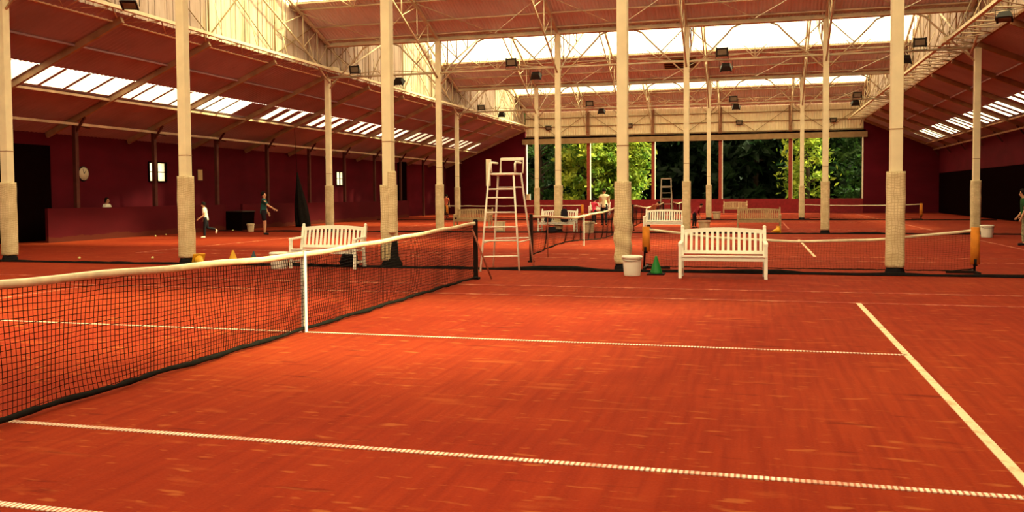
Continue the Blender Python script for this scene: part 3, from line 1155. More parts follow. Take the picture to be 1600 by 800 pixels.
def tennis_net(yc, label, cell, thick, slack, raised, seed, near=True):
    t = thing('tennis_net', label, 'tennis net', (0, yc - 6.4, 0))
    L_ = 12.8
    if raised:
        htop = lambda s: .93 + .15 * (abs(s - 6.4) / 6.4) ** 1.6 + .02 * math.sin(s)
        zb = lambda s: .14 + .1 * math.sin(s * .45)
    else:
        htop = lambda s: .925 + .145 * (abs(s - 6.4) / 6.4) ** 1.25
        zb = lambda s: .025
    net_parts(t, 'y', L_, htop, zb, cell, thick, slack, .062, seed, hem=.022 if not raised else .016)
    for s, y in ((-1, -.05), (1, L_ + .05)):
        p = MB().box((0, y, .535), (.075, .075, 1.07)).build('net_post', 'post_metal_dark', t, .008)
        MB().lathe([(.045, 0), (.045, .03), (.02, .045)], (0, y, 1.07), 12).build('post_cap', 'black_rubber', p)
        MB().box((0, y, .02), (.13, .13, .04)).build('post_foot', 'black_rubber', p)
    st = MB().box((.02, 6.4, htop(6.4) / 2 + .005), (.008, .055, htop(6.4) + .01))
    st.box((-.02, 6.4, htop(6.4) / 2 + .005), (.008, .055, htop(6.4) + .01))
    st.box((0, 6.4, htop(6.4) + .008), (.05, .055, .01))
    st.build('centre_strap', 'strap_white', t)
    return t


n1 = tennis_net(0, 'black tennis net with cream tape and white centre strap on the nearest court', .045, .0034, .035, False, 1)
MB().tube([(-.02, 12.72, .93), (.30, 12.86, .01)], .018, 8).build('brace', 'rust_brace', n1)
n2 = tennis_net(17.1, 'sagging tennis net behind the umpire chair, its lower edge lifted off the clay', .06, .0028, .05, True, 2)
MB().tube([(.02, 1.55, 0), (.02, 1.55, .98)], .012, 6).build('singles_stick', 'rust_brace', n2)
n3 = tennis_net(34.7, 'dark tennis net on the third court, behind the column with twisted netting', .075, .003, .05, True, 3)
n4 = tennis_net(52.2, 'far tennis net on the farthest court under the opening', .1, .0035, .05, True, 4)


def mini_net(x0, x1, y, h, sag, label, lean=(0, 0), seed=5, rightpad=1.0, leftpost=True, orange=True):
    t = thing('mini_net', label, 'low net', (x0, y, 0))
    L_ = x1 - x0
    htop = lambda s: h - sag * (1 - ((s - L_ / 2) / (L_ / 2)) ** 2)
    net_parts(t, 'x', L_, htop, lambda s: max(.03, htop(s) - .78), .055, .0013, .03, .05, seed, hem=.010)
    for i, s in enumerate((0, L_)):
        p = MB().tube([(s + (.0 if i else -.04), 0, .03), (s, 0, h + .01)], .022, 8).build('net_post', 'post_metal_dark', t)
        z0 = .36 if i == 0 else .18
        MB().tube([(s + .005, 0, z0), (s, 0, h + .02)], [.085, .075], 12).build('foam_sleeve', 'orange_foam', p)
        MB().tube([(s - .0, -.05, z0 - .03), (s - .0, -.05, z0 + .1)], .04, 8).build('lever', 'black_rubber', p)
        f = MB()
        sx = 1 if i == 0 else -1
        f.bar((s, -.4, .03), (s, .4, .03), .05, .05)
        f.bar((s, 0, .03), (s + sx * .5, 0, .03), .05, .05)
        f.build('foot', 'post_metal_dark', p)
    return t


mini_net(2.80, 9.02, 9.35, .86, .24, 'low sagging net with orange foam post sleeves behind the right white bench', seed=5)
mini_net(7.55, 14.0, 44.75, .88, .06, 'distant low net with orange post near the dark right corner', seed=6)
mini_net(-14.15, -5.3, 44.5, .90, .03, 'distant low net with pale tape passing behind the umpire chair', seed=8)


# ------------------------------------------------------------------ benches
def make_bench(material, label, group, slats=15, W=1.5):
    t = thing('bench', label, 'bench', (0, 0, 0), 0, group)
    hw = W / 2
    for s in (-1, 1):
        fl = MB().bar((s * hw, -.27, 0), (s * hw, -.25, .62), .06, .065)
        fl.build('leg', material, t, .006)
        bl = MB()
        bl.bar((s * (hw - .01), .24, 0), (s * (hw - .01), .2, .42), .06, .065)
        bl.bar((s * (hw - .01), .2, .40), (s * (hw - .01), .32, .90), .06, .06)
        bl.lathe([(.034, 0), (.03, .02), (.036, .035), (.02, .055), (.004, .062)], (s * (hw - .01), .32, .90), 10)
        bl.build('leg', material, t, .006)
        ar = MB()
        ar.bar((s * hw, .27, .655), (s * hw, -.22, .64), .07, .035)
        ar.tube([(s * hw - .035, -.25, .625), (s * hw + .035, -.25, .625)], .035, 10)
        ar.build('armrest', material, t)
        MB().bar((s * hw, -.25, .14), (s * hw, .22, .14), .035, .045).build('stretcher', material, t)
    st = MB()
    for i in range(6):
        y = -.27 + .085 * i
        st.box((0, y, .415 - .008 * i), (W - .02, .07, .025))
    st.build('seat', material, t)
    MB().box((0, -.27, .365), (W - .06, .03, .075)).build('front_rail', material, t)
    bk = MB()
    n = 16
    for i in range(n):
        xa, xb = -hw + .03 + (W - .06) * i / n, -hw + .03 + (W - .06) * (i + 1) / n
        za = .835 + .045 * (1 - (2 * xa / W) ** 2)
        zb = .835 + .045 * (1 - (2 * xb / W) ** 2)
        bk.bar((xa, .305, za), (xb, .305, zb), .035, .075)
    bk.box((0, .215, .46), (W - .06, .035, .06))
    for i in range(slats):
        x = -hw + .03 + (W - .06) * (i + .5) / slats
        z1 = .83 + .045 * (1 - (2 * x / W) ** 2)
        bk.bar((x, .218, .47), (x, .30, z1), .05, .016, V((0, 1, 0)))
    bk.build('backrest', material, t)
    return t


GB = 'garden benches between the courts'
b1 = make_bench('white_paint', 'white slatted garden bench beside the green cone, facing the nearest court', GB, 15, 1.52)
b1.location = (4.42, 7.62, 0)
b1.rotation_euler = (0, 0, .02)
b2 = dup(b1, (-3.98, 8.32, 0), .0, 'white slatted garden bench behind the net, with round bucket at its left end')
b3 = dup(b1, (1.46, 26.6, 0), -.06, 'white slatted bench in front of the stooping child in rust brown')
b4 = dup(b1, (-2.85, 26.4, 0), -.05, 'white slatted bench with black bags, in front of the second cream column')
wb = make_bench('brown_wood', 'brown slatted bench left of the tumbled yellow cone on the second row', GB, 20, 1.72)
wb.location = (5.15, 29.3, 0)
wb.rotation_euler = (0, 0, .0)
dup(wb, (-7.75, 30.2, 0), 0, 'grey-brown slatted bench behind the umpire chair')
dup(wb, (3.55, 60.2 - .45, 0), 0, 'brown bench farthest away, against the red sill wall')
dup(b1, (-6.3, 56.6, 0), 0, 'small pale bench far away, left of the person in the cream top')


# ------------------------------------------------------------------ umpire chairs
def umpire_chair():
    t = thing('umpire_chair', 'tall white metal umpire chair with ladder rungs beside the net post', 'umpire chair', (0, 0, 0))
    m_ = 'chair_white'
    fl, fr, bl, br = V((-.40, 8.0, 0)), V((.34, 8.3, 0)), V((-.50, 9.25, 0)), V((.28, 9.75, 0))
    tfl, tfr, tbl, tbr = V((-.36, 8.62, 2.3)), V((.14, 8.62, 2.02)), V((-.30, 9.0, 2.02)), V((.20, 9.0, 2.02))
    for a, b in ((fl, tfl), (fr, tfr), (bl, tbl), (br, tbr)):
        MB().tube([a, b], .021, 8).build('leg', m_, t)
    at = lambda a, b, z: a + (b - a) * (z / (b.z - a.z))
    for z in (.30, .62, .90, 1.20, 1.50, 1.68):
        MB().tube([at(fl, tfl, z), at(fr, tfr, z)], .016, 8).build('rung', m_, t)
    for z in (.62, 1.72):
        MB().tube([at(bl, tbl, z), at(br, tbr, z)], .016, 8).build('rung', m_, t)
    for a, b, c, d in ((fl, tfl, bl, tbl), (fr, tfr, br, tbr)):
        MB().tube([at(a, b, .58), at(c, d, .58)], .014, 8).build('side_rail', m_, t)
    MB().box((-.08, 8.82, 2.0), (.56, .48, .045)).build('seat', m_, t, .01)
    bk = MB()
    bk.tube([(-.26, 9.04, 2.02), (-.26, 9.08, 2.33), (.24, 9.08, 2.33), (.24, 9.04, 2.02)], .022, 8)
    bk.box((.0, 9.08, 2.325), (.5, .03, .06))
    bk.build('backrest', m_, t)
    for x in (-.33, .19):
        am = MB().tube([(x, 9.05, 2.24), (x, 8.62, 2.24), (x, 8.56, 2.2), (x, 8.58, 2.03)], .022, 8)
        am.build('armrest', m_, t)
    MB().box((-.40, 8.6, 2.03), (.09, .03, .56), .0).build('hanging_board', 'tape_white', t)
    return t


umpire_chair()

ld = thing('umpire_chair', 'distant grey step-ladder umpire chair in front of the end wall opening', 'umpire chair', (.02, 42.6, 0))
for s in (-1, 1):
    MB().bar((s * .36, -.3, 0), (s * .27, 0, 2.42), .06, .06).build('leg', 'grey_metal', ld)
    MB().bar((s * .36, 1.0, 0), (s * .27, .12, 2.0), .045, .045).build('leg', 'grey_metal', ld)
for i in range(6):
    z = .32 + .32 * i
    u = z / 2.42
    MB().box((0, -.3 + .3 * u + .05, z), (.70 - .17 * u, .2, .05)).build('step', 'grey_metal', ld)
MB().box((0, .0, 2.42), (.6, .07, .08)).build('top_hoop', 'grey_metal', ld)
MB().box((0, .14, 1.98), (.6, .45, .05)).build('seat', 'grey_metal', ld)


# ------------------------------------------------------------------ buckets, cones, balls
def bucket(loc, r, h, lid, material, label, handle=True):
    t = thing('bucket', label, 'bucket', loc)
    pr = [(r * .82, 0), (r * .84, .01), (r * .98, h * .86), (r * .98, h)]
    if not lid:
        pr += [(r * .92, h), (r * .80, .03)]
    MB().lathe(pr, n=28).build('body', material, t)
    rm = MB().lathe([(r * 1.0, h * .86), (r * 1.07, h * .865), (r * 1.07, h * .96), (r * 1.04, h * .975), (r * (1.0 if lid else .985), h * 1.0)] + ([(r * .9, h * 1.0), (.01, h * .995)] if lid else [(r * .93, h), (r * .93, h * .9)]), n=28)
    rm.build('lid' if lid else 'rim', 'white_plastic' if material == 'white_plastic' else material, t)
    if handle:
        pts = [(r * 1.05 * math.cos(a), -r * 1.05 * abs(math.sin(a)) * .98 - .004, h * .9 - .06 * math.sin(a)) for a in [PI * i / 10 for i in range(11)]]
        MB().tube(pts, .006, 6).build('handle', 'grey_metal', t)
    return t


bucket((2.73, 7.72, 0), .185, .385, True, 'white_plastic', 'white lidded plastic bucket standing at the foot of the twisted-net column')
bucket((-4.93, 7.9, 0), .20, .36, False, 'white_plastic', 'round white open bucket at the left end of the bench behind the net')
bucket((-16.66, 25.57, 0), .16, .36, False, 'beige_plastic', 'small beige bucket against the low red partition, left of the man in teal')
bucket((12.57, 23.9, 0), .21, .42, False, 'white_plastic', 'white bucket in the shade right of the sagging low net')
bucket((-1.45, 25.83, 0), .23, .46, False, 'beige_plastic', 'beige bucket right of the bench with black bags')
bucket((2.85, 30.3, 0), .26, .36, False, 'beige_plastic', 'beige bucket on the clay just right of the bending child')
bucket((2.75, 45.7, 0), .24, .44, False, 'beige_plastic', 'small far beige bucket right of the far thin column')
bx = thing('ball_crate', 'pale square crate behind the umpire chair legs', 'crate', (-5.47, 26.8, 0))
MB().box((0, 0, .03), (.42, .3, .06)).build('base', 'beige_plastic', bx)
w4 = MB()
for s in (-1, 1):
    w4.box((s * .2, 0, .22), (.02, .3, .38))
    w4.box((0, s * .14, .22), (.42, .02, .38))
w4.build('side_panel', 'beige_plastic', bx, .004)
rm = MB()
for s in (-1, 1):
    rm.box((s * .21, 0, .41), (.03, .33, .03))
    rm.box((0, s * .155, .41), (.45, .03, .03))
rm.build('rim', 'beige_plastic', bx)


def cone(loc, material, base_mat, label, h=.3, rot=None, r=.1):
    t = thing('marker_cone', label, 'cone', loc)
    MB().lathe([(r, .02), (r * .92, .05), (r * .2, h * .93), (r * .16, h), (r * .05, h)], n=24).build('cone_body', material, t)
    MB().box((0, 0, .012), (r * 2.7, r * 2.7, .024)).build('base_plate', base_mat, t, .01)
    if rot:
        t.rotation_euler = rot
    return t


cone((3.15, 8.05, 0), 'green_plastic', 'black_rubber', 'green plastic cone on a black square base between bucket and bench', .36, r=.125)
cone((-6.62, 8.75, 0), 'yellow_plastic', 'yellow_plastic', 'upright yellow cone behind the net, left of the dark blue cone', .33, r=.13)
cone((-6.30, 9.1, 0), 'blue_plastic', 'blue_plastic', 'dark blue cone behind the net, right of the upright yellow cone', .29, r=.1)
cone((-7.55, 8.75, .11), 'yellow_plastic', 'yellow_plastic', 'yellow cone tipped over at the foot of the left column', .3, (0, 1.95, -.5), r=.11)
cone((5.90, 26.75, .11), 'yellow_plastic', 'yellow_plastic', 'yellow cone lying on its side at the end of the brown bench', .3, (0, -1.75, .4), r=.12)

ballp = MB().ball((0, 0, .033), .033, 8)
BL = [((-11.64, 9.6), 'tennis ball on the clay nearest the left edge column'), ((-9.76, 10.0), 'tennis ball on the clay just left of the left column'),
      ((-17.88, 20.7), 'tennis ball at the low red partition, left one of two'), ((-18.3, 21.9), 'tennis ball at the low red partition, right one of two'),
      ((-17.9, 26.1), 'tennis ball in front of the black bin')]
bo = None
for (p_, lb) in BL:
    o = ballp.build('tennis_ball', 'ball_felt') if bo is None else bo.copy()
    if bo is None:
        bo = o
    else:
        COL.objects.link(o)
    o.location = (p_[0], p_[1], 0)
    tag(o, lb, 'ball', 'tennis balls lying on the clay')

# wall things
ck = thing('wall_clock', 'round pale wall clock with dark rim on the left wall', 'clock', (XL, 19.5, 2.5))
Mz = Matrix.Rotation(PI / 2, 4, 'Y')
MB().lathe([(.29, 0), (.30, .03), (.27, .06), (.24, .06)], n=28, M=Mz).build('rim', 'lamp_black', ck)
MB().lathe([(.25, .05), (.25, .062)], n=28, M=Mz).build('dial', 'clock_face', ck)
hd = MB().bar((.07, 0, 0), (.07, .08, .1), .012, .02).bar((.07, 0, 0), (.07, -.05, .19), .01, .014)
hd.build('hand', 'lamp_black', ck)
nb = MB().box((XL + .012, 27.0, 2.6), (.02, .35, .5))
tag(nb.build('notice', 'paper'), 'small tan notice on the left wall just right of the left column', 'notice')
jb = MB().box((0, 0, 0), (.3, .16, .5)).box((0, -.085, 0), (.22, .01, .4))
jo = jb.build('junction_box', 'beige_plastic', None, .01)
jo.location = (-13.0, YEND - .08, 1.35)
tag(jo, 'small pale box on the sill at the left end of the opening', 'box')
bn = thing('bin', 'black square bin against the low red partition', 'bin', (-18.5, 27.6, 0))
bb = MB()
bb.add([(-.42, -.5, 0), (.42, -.5, 0), (.42, .5, 0), (-.42, .5, 0), (-.46, -.55, .85), (.46, -.55, .85), (.46, .55, .85), (-.46, .55, .85)],
       [(3, 2, 1, 0), (4, 5, 6, 7), (0, 1, 5, 4), (1, 2, 6, 5), (2, 3, 7, 6), (3, 0, 4, 7)])
bb.build('body', 'dark_screen', bn)
MB().box((0, 0, .87), (.98, 1.16, .05)).build('rim', 'lamp_black', bn, .01)

# gathered black curtain hung at the left aisle
cu = MB()
nz, ns = 26, 22
for i in range(nz + 1):
    u = i / nz
    z = .02 + 2.75 * u
    cx, cy = -17.45 - .0 * u, 31.75 - .55 * u
    rr = .30 * (1 - u) + .06 + .03 * math.sin(5 * u)
    for k in range(ns):
        a = 2 * PI * k / ns
        r_ = rr * (1 + .18 * math.cos(6 * a + 2 * u))
        cu.v.append((cx + r_ * math.cos(a) * .8, cy + r_ * math.sin(a) * 1.5, z))
    if i:
        for k in range(ns):
            k2 = (k + 1) % ns
            cu.f.append(((i - 1) * ns + k, (i - 1) * ns + k2, i * ns + k2, i * ns + k))
            cu.s.append(True)
cu.f += [tuple(range(ns))[::-1], tuple(nz * ns + k for k in range(ns))]
cu.s += [False, False]
co = cu.build('divider_curtain', 'net_black_fabric')
tag(co, 'tall gathered black curtain leaning behind the left white bench', 'curtain')
MB().tube([(-17.45, 31.2, 2.75), (-17.45, 31.0, aisle_z(-17.45) - .02)], .012, 6).build('cord', 'net_cord', co)


# divider nets lying bunched on the clay
def bunch(y, xa, xb, label, seed, amp):
    rnd = random.Random(seed)
    pts, rs_ = [], []
    n = 150
    for i in range(n + 1):
        x = xa + (xb - xa) * i / n
        r_ = .018 + .055 * max(0, mnoise.noise(V((x * .5, seed, 0)))) + .01 * rnd.random()
        yy = y + amp * mnoise.noise(V((x * .25, seed * 3.3, 1)))
        pts.append((x, yy, r_ * .9))
        rs_.append(r_)
    o = MB().tube(pts, rs_, 8).build('divider_net', 'net_black_fabric')
    tag(o, label, 'divider net')
    pts = [(p[0], p[1] - .14 - .07 * mnoise.noise(V((p[0] * .8, seed, 5))), .015) for p in pts]
    MB().tube(pts, .014, 6).build('cord', 'net_cord', o)


bunch(9.05 - .42, -19.5, 17.5, 'black divider net bunched on the clay along the nearest row of columns', 1, .16)
bunch(Y(1) - .5, -18.5, 17.5, 'black divider net bunched on the clay along the second row of columns', 2, .2)
bunch(Y(2) - .5, -18.5, 17.5, 'far black divider net on the clay along the third row of columns', 3, .2)

# ------------------------------------------------------------------ bags
def bag(loc, sx, sy, sz, material, label, rz=0, name='sports_bag', strap=True):
    t = thing(name, label, 'bag', loc, rz)
    mb = MB()
    n, m2 = 14, 20
    for i in range(n + 1):
        v = i / n
        z = sz * v
        q = (1 - abs(2 * v - 1) ** 4) ** .5 * .5 + .5 * (v < .5) * .9 + .28 * (v >= .5)
        for k in range(m2):
            a = 2 * PI * k / m2
            c, s = math.cos(a), math.sin(a)
            qq = (abs(c) ** 4 + abs(s) ** 4) ** (-.25)
            w_ = q * (1 + .06 * math.sin(3 * a + 5 * v))
            mb.v.append((sx / 2 * qq * c * w_, sy / 2 * qq * s * w_, z))
        if i:
            for k in range(m2):
                k2 = (k + 1) % m2
                mb.f.append(((i - 1) * m2 + k, (i - 1) * m2 + k2, i * m2 + k2, i * m2 + k))
                mb.s.append(True)
    mb.f += [tuple(range(m2))[::-1], tuple(n * m2 + k for k in range(m2))]
    mb.s += [False, False]
    mb.build('body', material, t)
    if strap:
        MB().tube([(-sx * .25, 0, sz * .93), (-sx * .2, 0, sz * 1.12), (0, 0, sz * 1.2), (sx * .2, 0, sz * 1.12), (sx * .25, 0, sz * .93)], .014, 6).build('strap', 'black_rubber', t)
    return t


bag((-2.55, 26.3, .42), .34, .26, .55, 'cloth_dark', 'black backpack upright on the bench in front of the second cream column')
bag((-2.95, 25.65, 0), .5, .28, .26, 'cloth_dark', 'black sports bag on the clay under the bench with black bags')
bag((-3.25, 26.3, .42), .3, .24, .2, 'cloth_dark', 'small black bag lying on the bench left of the backpack')
bag((-3.68, 8.75, 0), .46, .28, .3, 'cloth_dark', 'black bag on the clay under the left white bench behind the net')

# ------------------------------------------------------------------ people
def skin_mesh(name, verts, edges, radii, root, material, parent, sub=2):
    me = bpy.data.meshes.new(name)
    me.from_pydata(verts, edges, [])
    o = bpy.data.objects.new(name, me)
    COL.objects.link(o)
    md = o.modifiers.new('skin', 'SKIN')
    md.use_smooth_shade = True
    sk = me.skin_vertices[0].data if me.skin_vertices else None
    if sk is None:
        bpy.context.view_layer.update()
        sk = me.skin_vertices[0].data
    for i, r_ in enumerate(radii):
        rr_ = r_ if isinstance(r_, tuple) else (r_, r_)
        sk[i].radius = rr_
        sk[i].use_root = (i == root)
    ss = o.modifiers.new('sub', 'SUBSURF')
    ss.levels = ss.render_levels = sub
    dg = bpy.context.evaluated_depsgraph_get()
    nm = bpy.data.meshes.new_from_object(o.evaluated_get(dg))
    nm.name = name
    for p in nm.polygons:
        p.use_smooth = True
    nm.materials.clear()
    nm.materials.append(MATS[material])
    bpy.data.objects.remove(o)
    ob = bpy.data.objects.new(name, nm)
    COL.objects.link(ob)
    ob.parent = parent
    return ob


def person(loc, face, H, label, top_m, leg_m, shoe_m, lean=0.0, arms=((.1, .3), (.1, .3)), legs=((0, 0), (0, 0)), shorts=False, sleeves='short', hairlen=.0, head_pitch=0.0, abduct=.12):
    """local frame: +x forward, +y left, +z up. arms: (shoulder pitch, elbow bend); legs: (hip pitch, knee bend)"""
    t = thing('person', label, 'person', loc, face)
    h = H
    verts, edges, rad = [], [], []

    def add(p, r_, link=None):
        verts.append(tuple(p))
        rad.append(r_)
        if link is not None:
            edges.append((link, len(verts) - 1))
        return len(verts) - 1

    Rl = Matrix.Rotation(lean, 3, 'Y')
    legl = .245 * h
    # lowest foot decides the pelvis height
    def leg_pts(s, hp, kb):
        hip = V((0, s * .052 * h, -.015 * h))
        d1 = V((math.sin(hp), 0, -math.cos(hp)))
        knee = hip + d1 * legl
        a2 = hp - kb
        d2 = V((math.sin(a2), 0, -math.cos(a2)))
        ank = knee + d2 * .235 * h
        fa = a2 if kb > .9 else min(0.0, a2 * .3)
        toe = ank + V((math.cos(fa) * .1 * h, s * .012 * h, math.sin(fa) * .1 * h - .02 * h))
        heel = ank + V((-.025 * h, 0, -.02 * h))
        return hip, knee, ank, toe, heel
    lp = [leg_pts(s, *legs[i]) for i, s in enumerate((1, -1))]
    low = min(min(p.z for p in q) for q in lp)
    pz = -low + .022 * h
    pel = V((0, 0, pz))
    up = lambda x, y, z: pel + Rl @ V((x * h, y * h, z * h))
    i_p = add(pel, .054 * h)
    i_w = add(up(0, 0, .085), .056 * h, i_p)
    i_c = add(up(.005, 0, .19), .062 * h, i_w)
    i_u = add(up(-.002, 0, .265), .042 * h, i_c)
    i_n = add(up(.004, 0, .305), .030 * h, i_u)
    Rh = Matrix.Rotation(lean * .6 + head_pitch, 3, 'Y')
    nk = up(.008, 0, .325)
    hp_ = lambda x, y, z: nk + Rh @ V((x * h, y * h, z * h))
    i_n2 = add(nk, .029 * h, i_n)
    i_h1 = add(hp_(.010, 0, .035), .042 * h, i_n2)
    i_h2 = add(hp_(.006, 0, .075), .051 * h, i_h1)
    i_h3 = add(hp_(.002, 0, .112), .038 * h, i_h2)
    # nose and ears
    add(hp_(.064, 0, .056), .008 * h, i_h1)
    for s in (1, -1):
        add(hp_(.0, s * .047, .062), .009 * h, i_h2)
    shirt_v, shirt_e, shirt_r = [], [], []
    hands = []
    arm_pts = []
    for i, s in enumerate((1, -1)):
        sp_, eb = arms[i]
        sh_ = up(0, s * .098, .262)
        ab = abduct if not isinstance(abduct, tuple) else abduct[i]
        d1 = Rl @ V((math.sin(sp_), s * ab, -math.cos(sp_))).normalized()
        el = sh_ + d1 * .165 * h
        a2 = sp_ + eb
        d2 = Rl @ V((math.sin(a2), s * ab * .3, -math.cos(a2))).normalized()
        wr = el + d2 * .145 * h
        pm = wr + d2 * .035 * h
        a = add(sh_, .024 * h, i_u)
        b = add((sh_ + el) / 2, .026 * h, a)
        c = add(el, .023 * h, b)
        d = add((el + wr) / 2, .023 * h, c)
        e = add(wr, .0145 * h, d)
        f = add(pm, (.020 * h, .012 * h), e)
        sidev = d2.cross(V((0, s, 0))).normalized()
        wid = d2.cross(sidev).normalized()
        for q, (oo, ln) in enumerate(((-.014, .034), (-.005, .042), (.004, .040), (.013, .032))):
            b0 = pm + sidev * oo * h + d2 * .02 * h
            f1 = add(b0, .0052 * h, f)
            f2 = add(b0 + (d2 + wid * .25 * s) * ln * .5 * h, .0048 * h, f1)
            add(b0 + (d2 * .85 + wid * .55 * s) * ln * h, .004 * h, f2)
        th = add(wr + d2 * .012 * h + sidev * .022 * h, .006 * h, e)
        add(wr + d2 * .035 * h + sidev * .034 * h, .005 * h, th)
        arm_pts.append((sh_, el, wr))
    leg_w = []
    for i, s in enumerate((1, -1)):
        hip, knee, ank, toe, heel = [pel + q for q in lp[i]]
        a = add(hip, .038 * h, i_p)
        b = add((hip * .5 + knee * .5), .039 * h, a)
        c = add(knee, .031 * h, b)
        d = add(knee * .6 + ank * .4, .031 * h, c)
        e = add(ank, .019 * h, d)
        add(toe, .011 * h, e)
        leg_w.append((hip, knee, ank, toe, heel))
    body = skin_mesh('body', verts, edges, rad, i_p, 'skin', t)
    # face
    ey = MB()
    for s in (1, -1):
        ey.ball(hp_(.052, s * .020, .068), .007 * h, 6)
    ey.build('eye', 'eye_dark', body)
    MB().ball(hp_(.050, 0, .030), .012 * h, 6, (.5, 1.3, .4)).build('mouth', 'lip', body)
    # hair: cap over back and top of the head
    hv = MB()
    n, m2 = 12, 18
    for i in range(n + 1):
        th = PI * .62 * i / n
        for k in range(m2):
            a = 2 * PI * k / m2
            front = max(0.0, math.cos(a))
            tt = th * (1 - .60 * front)
            rr_ = .058 * h
            p = V((rr_ * 1.06 * math.sin(tt) * math.cos(a), rr_ * .96 * math.sin(tt) * math.sin(a), .005 * h + rr_ * 1.12 * math.cos(tt) - (hairlen * h * max(0, i / n - .6) * 2.2 * (1 - front))))
            wob = 1 + .10 * mnoise.noise(p * 45 / h)
            hv.v.append(tuple(hp_(0, 0, .078) + Rh @ (p * wob)))
        if i:
            for k in range(m2):
                k2 = (k + 1) % m2
                hv.f.append(((i - 1) * m2 + k, (i - 1) * m2 + k2, i * m2 + k2, i * m2 + k))
                hv.s.append(True)
    hv.build('hair', 'hair_dark', t)
    # shirt
    sv, se, sr = [], [], []

    def sa(p, r_, link=None):
        sv.append(tuple(p))
        sr.append(r_)
        if link is not None:
            se.append((link, len(sv) - 1))
        return len(sv) - 1
    sb = sa(up(0, 0, -.065), .082 * h)
    s0 = sa(up(0, 0, -.02), .084 * h, sb)
    s1 = sa(up(0, 0, .085), .076 * h, s0)
    s2 = sa(up(.005, 0, .19), .080 * h, s1)
    s3 = sa(up(-.002, 0, .270), .066 * h, s2)
    sa(up(.002, 0, .308), .046 * h, s3)
    for (sh_, el, wr) in arm_pts:
        a = sa(sh_, .056 * h, s3)
        b = sa(sh_ * .5 + el * .5, .043 * h, a)
        if sleeves == 'long':
            c = sa(el, .031 * h, b)
            sa(el * .15 + wr * .85, .024 * h, c)
        else:
            sa(sh_ * .28 + el * .72, .036 * h, b)
    skin_mesh('shirt', sv, se, sr, 0, top_m, t)
    # trousers
    sv, se, sr = [], [], []
    s0 = sa(up(0, 0, .075), .068 * h)
    s1 = sa(pel + V((0, 0, -.005 * h)), .086 * h, s0)
    for (hip, knee, ank, toe, heel) in leg_w:
        a = sa(hip * .9 + knee * .1, .062 * h, s1)
        b = sa(hip * .5 + knee * .5, .052 * h, a)
        if shorts:
            sa(hip * .15 + knee * .85, .050 * h, b)
        else:
            c = sa(knee, .041 * h, b)
            d = sa(knee * .5 + ank * .5, .039 * h, c)
            sa(knee * .06 + ank * .94, .032 * h, d)
    skin_mesh('shorts' if shorts else 'trousers', sv, se, sr, 0, leg_m, t)
    for (hip, knee, ank, toe, heel) in leg_w:
        shv = [heel + V((0, 0, .004 * h)), ank * .5 + (heel + toe) * .25, toe]
        skin_mesh('shoe', [tuple(q) for q in shv], [(0, 1), (1, 2)], [.024 * h, .029 * h, .025 * h], 0, shoe_m, t, 1)
    return t


# facing angle: 0 = +x
person((-15.1, 20.0, 0), PI + .5, 1.38, 'child in white t-shirt and dark trousers running left by the low partition', 'cloth_white', 'cloth_dark', 'cloth_white',
       lean=.12, arms=((.15, .9), (-.3, 1.0)), legs=((.12, .1), (-.15, 1.25)), hairlen=.02)
person((-14.3, 22.75, 0), .5, 1.76, 'man in teal t-shirt and black shorts walking right by the left aisle', 'cloth_teal', 'cloth_dark', 'cloth_dark',
       lean=.05, arms=((.2, .3), (.75, .35)), legs=((.05, .05), (.16, .22)), shorts=True, head_pitch=-.25)
person((-19.5, 19.95, 0), .0, 1.56, 'dark haired person in pale top standing behind the low red partition', 'cloth_white', 'cloth_dark', 'cloth_dark', arms=((.15, .3), (.1, .3)), hairlen=.05, sleeves='long')
person((-2.25, 34.4, 0), 1.73, 1.84, 'person in cream top and dark trousers standing left of the twisted-net column', 'cloth_cream', 'cloth_dark', 'cloth_dark',
       lean=.05, arms=((.5, .9), (.4, 1.0)), legs=((.25, .15), (-.22, .05)), sleeves='long')
person((-3.05, 36.0, 0), 1.2, 1.34, 'child in bright pink top left of the person in cream', 'cloth_pink', 'cloth_dark', 'cloth_white', arms=((.9, .6), (.9, .6)), hairlen=.03, sleeves='long')
person((2.36, 31.2, 0), -.15, 1.22, 'child in dark red top and black trousers bending over right of the cream column', 'cloth_maroon', 'cloth_dark', 'cloth_dark',
       lean=.75, arms=((.5, .5), (.4, .5)), legs=((.18, .25), (-.05, .1)), sleeves='long')
person((.55, 29.3, 0), .4, 1.42, 'child in rust brown top stooping behind the middle white bench', 'cloth_rust', 'cloth_dark', 'cloth_dark',
       lean=.8, arms=((.6, .4), (.5, .4)), legs=((.15, .2), (-.05, .1)), sleeves='long', head_pitch=.5)
person((12.43, 19.0, 0), PI - .2, 1.62, 'person in green top and patterned trousers cut by the right edge', 'cloth_green', 'cloth_pattern', 'cloth_dark',
       lean=.1, arms=((.0, .5), (.05, .7)), legs=((.1, .1), (-.1, .1)), hairlen=.03)
person((-17.25 + .9, 50.5, 0), PI / 2, 1.62, 'far person in salmon top half hidden behind the thin far-left column', 'cloth_salmon', 'cloth_dark', 'cloth_dark')


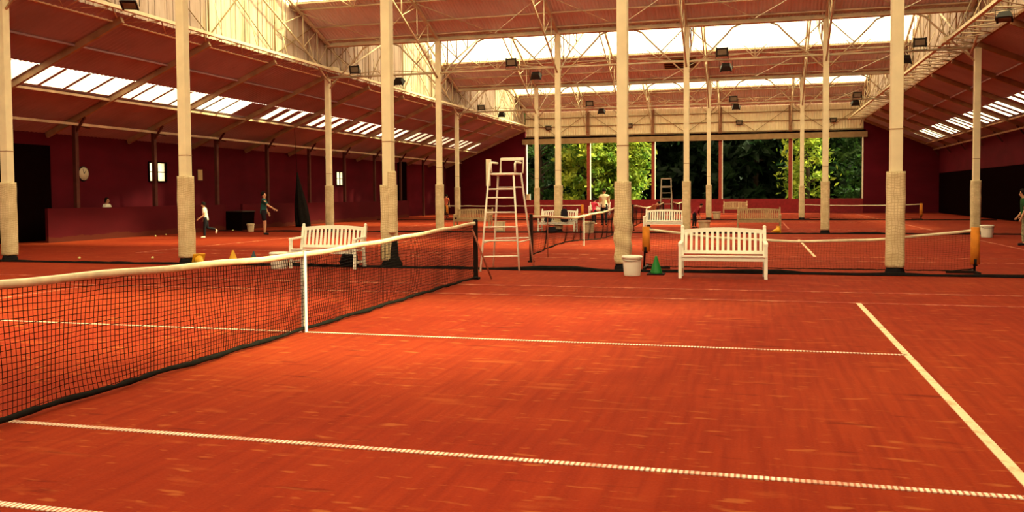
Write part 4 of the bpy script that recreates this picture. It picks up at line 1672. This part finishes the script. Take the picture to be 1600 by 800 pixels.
# ------------------------------------------------------------------ trees outside
def tree(x, y, h, rad, material, label, nl, ls, seed, droop=0.0, low=0.5, flat=1.0):
    rnd = random.Random(seed)
    t = thing('tree', label, 'tree', (x, y, 0), 0, 'trees outside the end wall opening')
    tr = MB()
    tr.tube([(0, 0, 0), (.1, .05, h * .3), (-.05, .1, h * .6), (.05, 0, h * .9)], [.28, .22, .14, .04], 10)
    tips = []
    for i in range(16):
        a = rnd.random() * 2 * PI
        z0 = h * (.18 + .6 * rnd.random())
        L_ = rad * (.5 + .5 * rnd.random()) * (1.1 - .5 * z0 / h)
        e = V((math.cos(a) * L_, math.sin(a) * L_, z0 + L_ * (.35 - droop)))
        tr.tube([(0, 0, z0), e * .5 + V((0, 0, z0 * .5 + .2)), e], [.09, .06, .02], 6)
        tips.append(e)
    tr.build('trunk', 'bark', t)
    lf = MB()
    clumps = []
    for i in range(70):
        a = rnd.random() * 2 * PI
        u = rnd.random()
        z = low + (h - low) * u
        prof = math.sin(PI * min(1, (u * .8 + .2))) ** .6
        rr_ = rad * prof * (.35 + .65 * rnd.random() ** .5)
        clumps.append((V((math.cos(a) * rr_, math.sin(a) * rr_ * flat, z)), .5 + .6 * rnd.random()))
    for e in tips:
        clumps.append((e, .8))
    for i in range(nl):
        c, cr = clumps[rnd.randrange(len(clumps))]
        d = V((rnd.gauss(0, 1), rnd.gauss(0, 1), rnd.gauss(0, .6)))
        p = c + d * cr * .55
        if p.z < .1:
            continue
        nrm = V((rnd.gauss(0, .8), rnd.gauss(0, .8), rnd.gauss(.6, .7))).normalized()
        a = nrm.orthogonal().normalized()
        a = (Matrix.Rotation(rnd.random() * 6.28, 3, nrm) @ a)
        b = nrm.cross(a)
        s = ls * (.6 + .8 * rnd.random())
        lf.add([p - a * s, p - b * s * .45 + nrm * s * .12, p + a * s, p + b * s * .45 + nrm * s * .12], [(0, 1, 2, 3)])
    lf.build('foliage', material, t)
    return t


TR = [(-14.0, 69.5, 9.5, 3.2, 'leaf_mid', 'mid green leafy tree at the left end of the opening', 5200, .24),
      (-9.0, 68.0, 9.0, 2.6, 'leaf_sunlit', 'bright yellow-green leafy tree left of the twisted-net column', 6500, .24),
      (-6.4, 70.5, 9.5, 2.3, 'leaf_sunlit', 'bright yellow-green tree behind the twisted-net column', 5200, .24),
      (9.2, 70.0, 9.5, 1.7, 'leaf_sunlit', 'light green tree with hanging boughs at the right of the opening', 1900, .24),
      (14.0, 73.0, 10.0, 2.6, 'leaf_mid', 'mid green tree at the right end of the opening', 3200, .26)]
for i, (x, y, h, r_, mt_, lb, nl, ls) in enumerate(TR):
    tree(x, y, h, r_, mt_, lb, nl, ls, 20 + i, low=1.0 if mt_ != 'leaf_sunlit' else .8)
DK = ['leftmost', 'second from the left', 'third from the left', 'fourth from the left', 'fifth from the left', 'sixth from the left', 'seventh from the left', 'eighth from the left', 'rightmost']
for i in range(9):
    tree(-29 + 6.8 * i, 84 + 3 * math.sin(i * 2.1), 14, 5.2, 'leaf_shaded', 'dense dark evergreen with shade in its colour, back row outside, %s' % DK[i], 6500, .85, 50 + i, low=.2)

DK2 = ['leftmost', 'second from the left', 'third from the left', 'fourth from the left', 'fifth from the left', 'sixth from the left', 'seventh from the left', 'rightmost']
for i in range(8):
    tree(-32 + 8.6 * i, 97 + 2 * math.sin(i * 1.7), 17, 6.4, 'leaf_shaded', 'tall dark evergreen with shade in its colour, behind the back row, %s' % DK2[i], 5200, 1.1, 80 + i, low=.2)
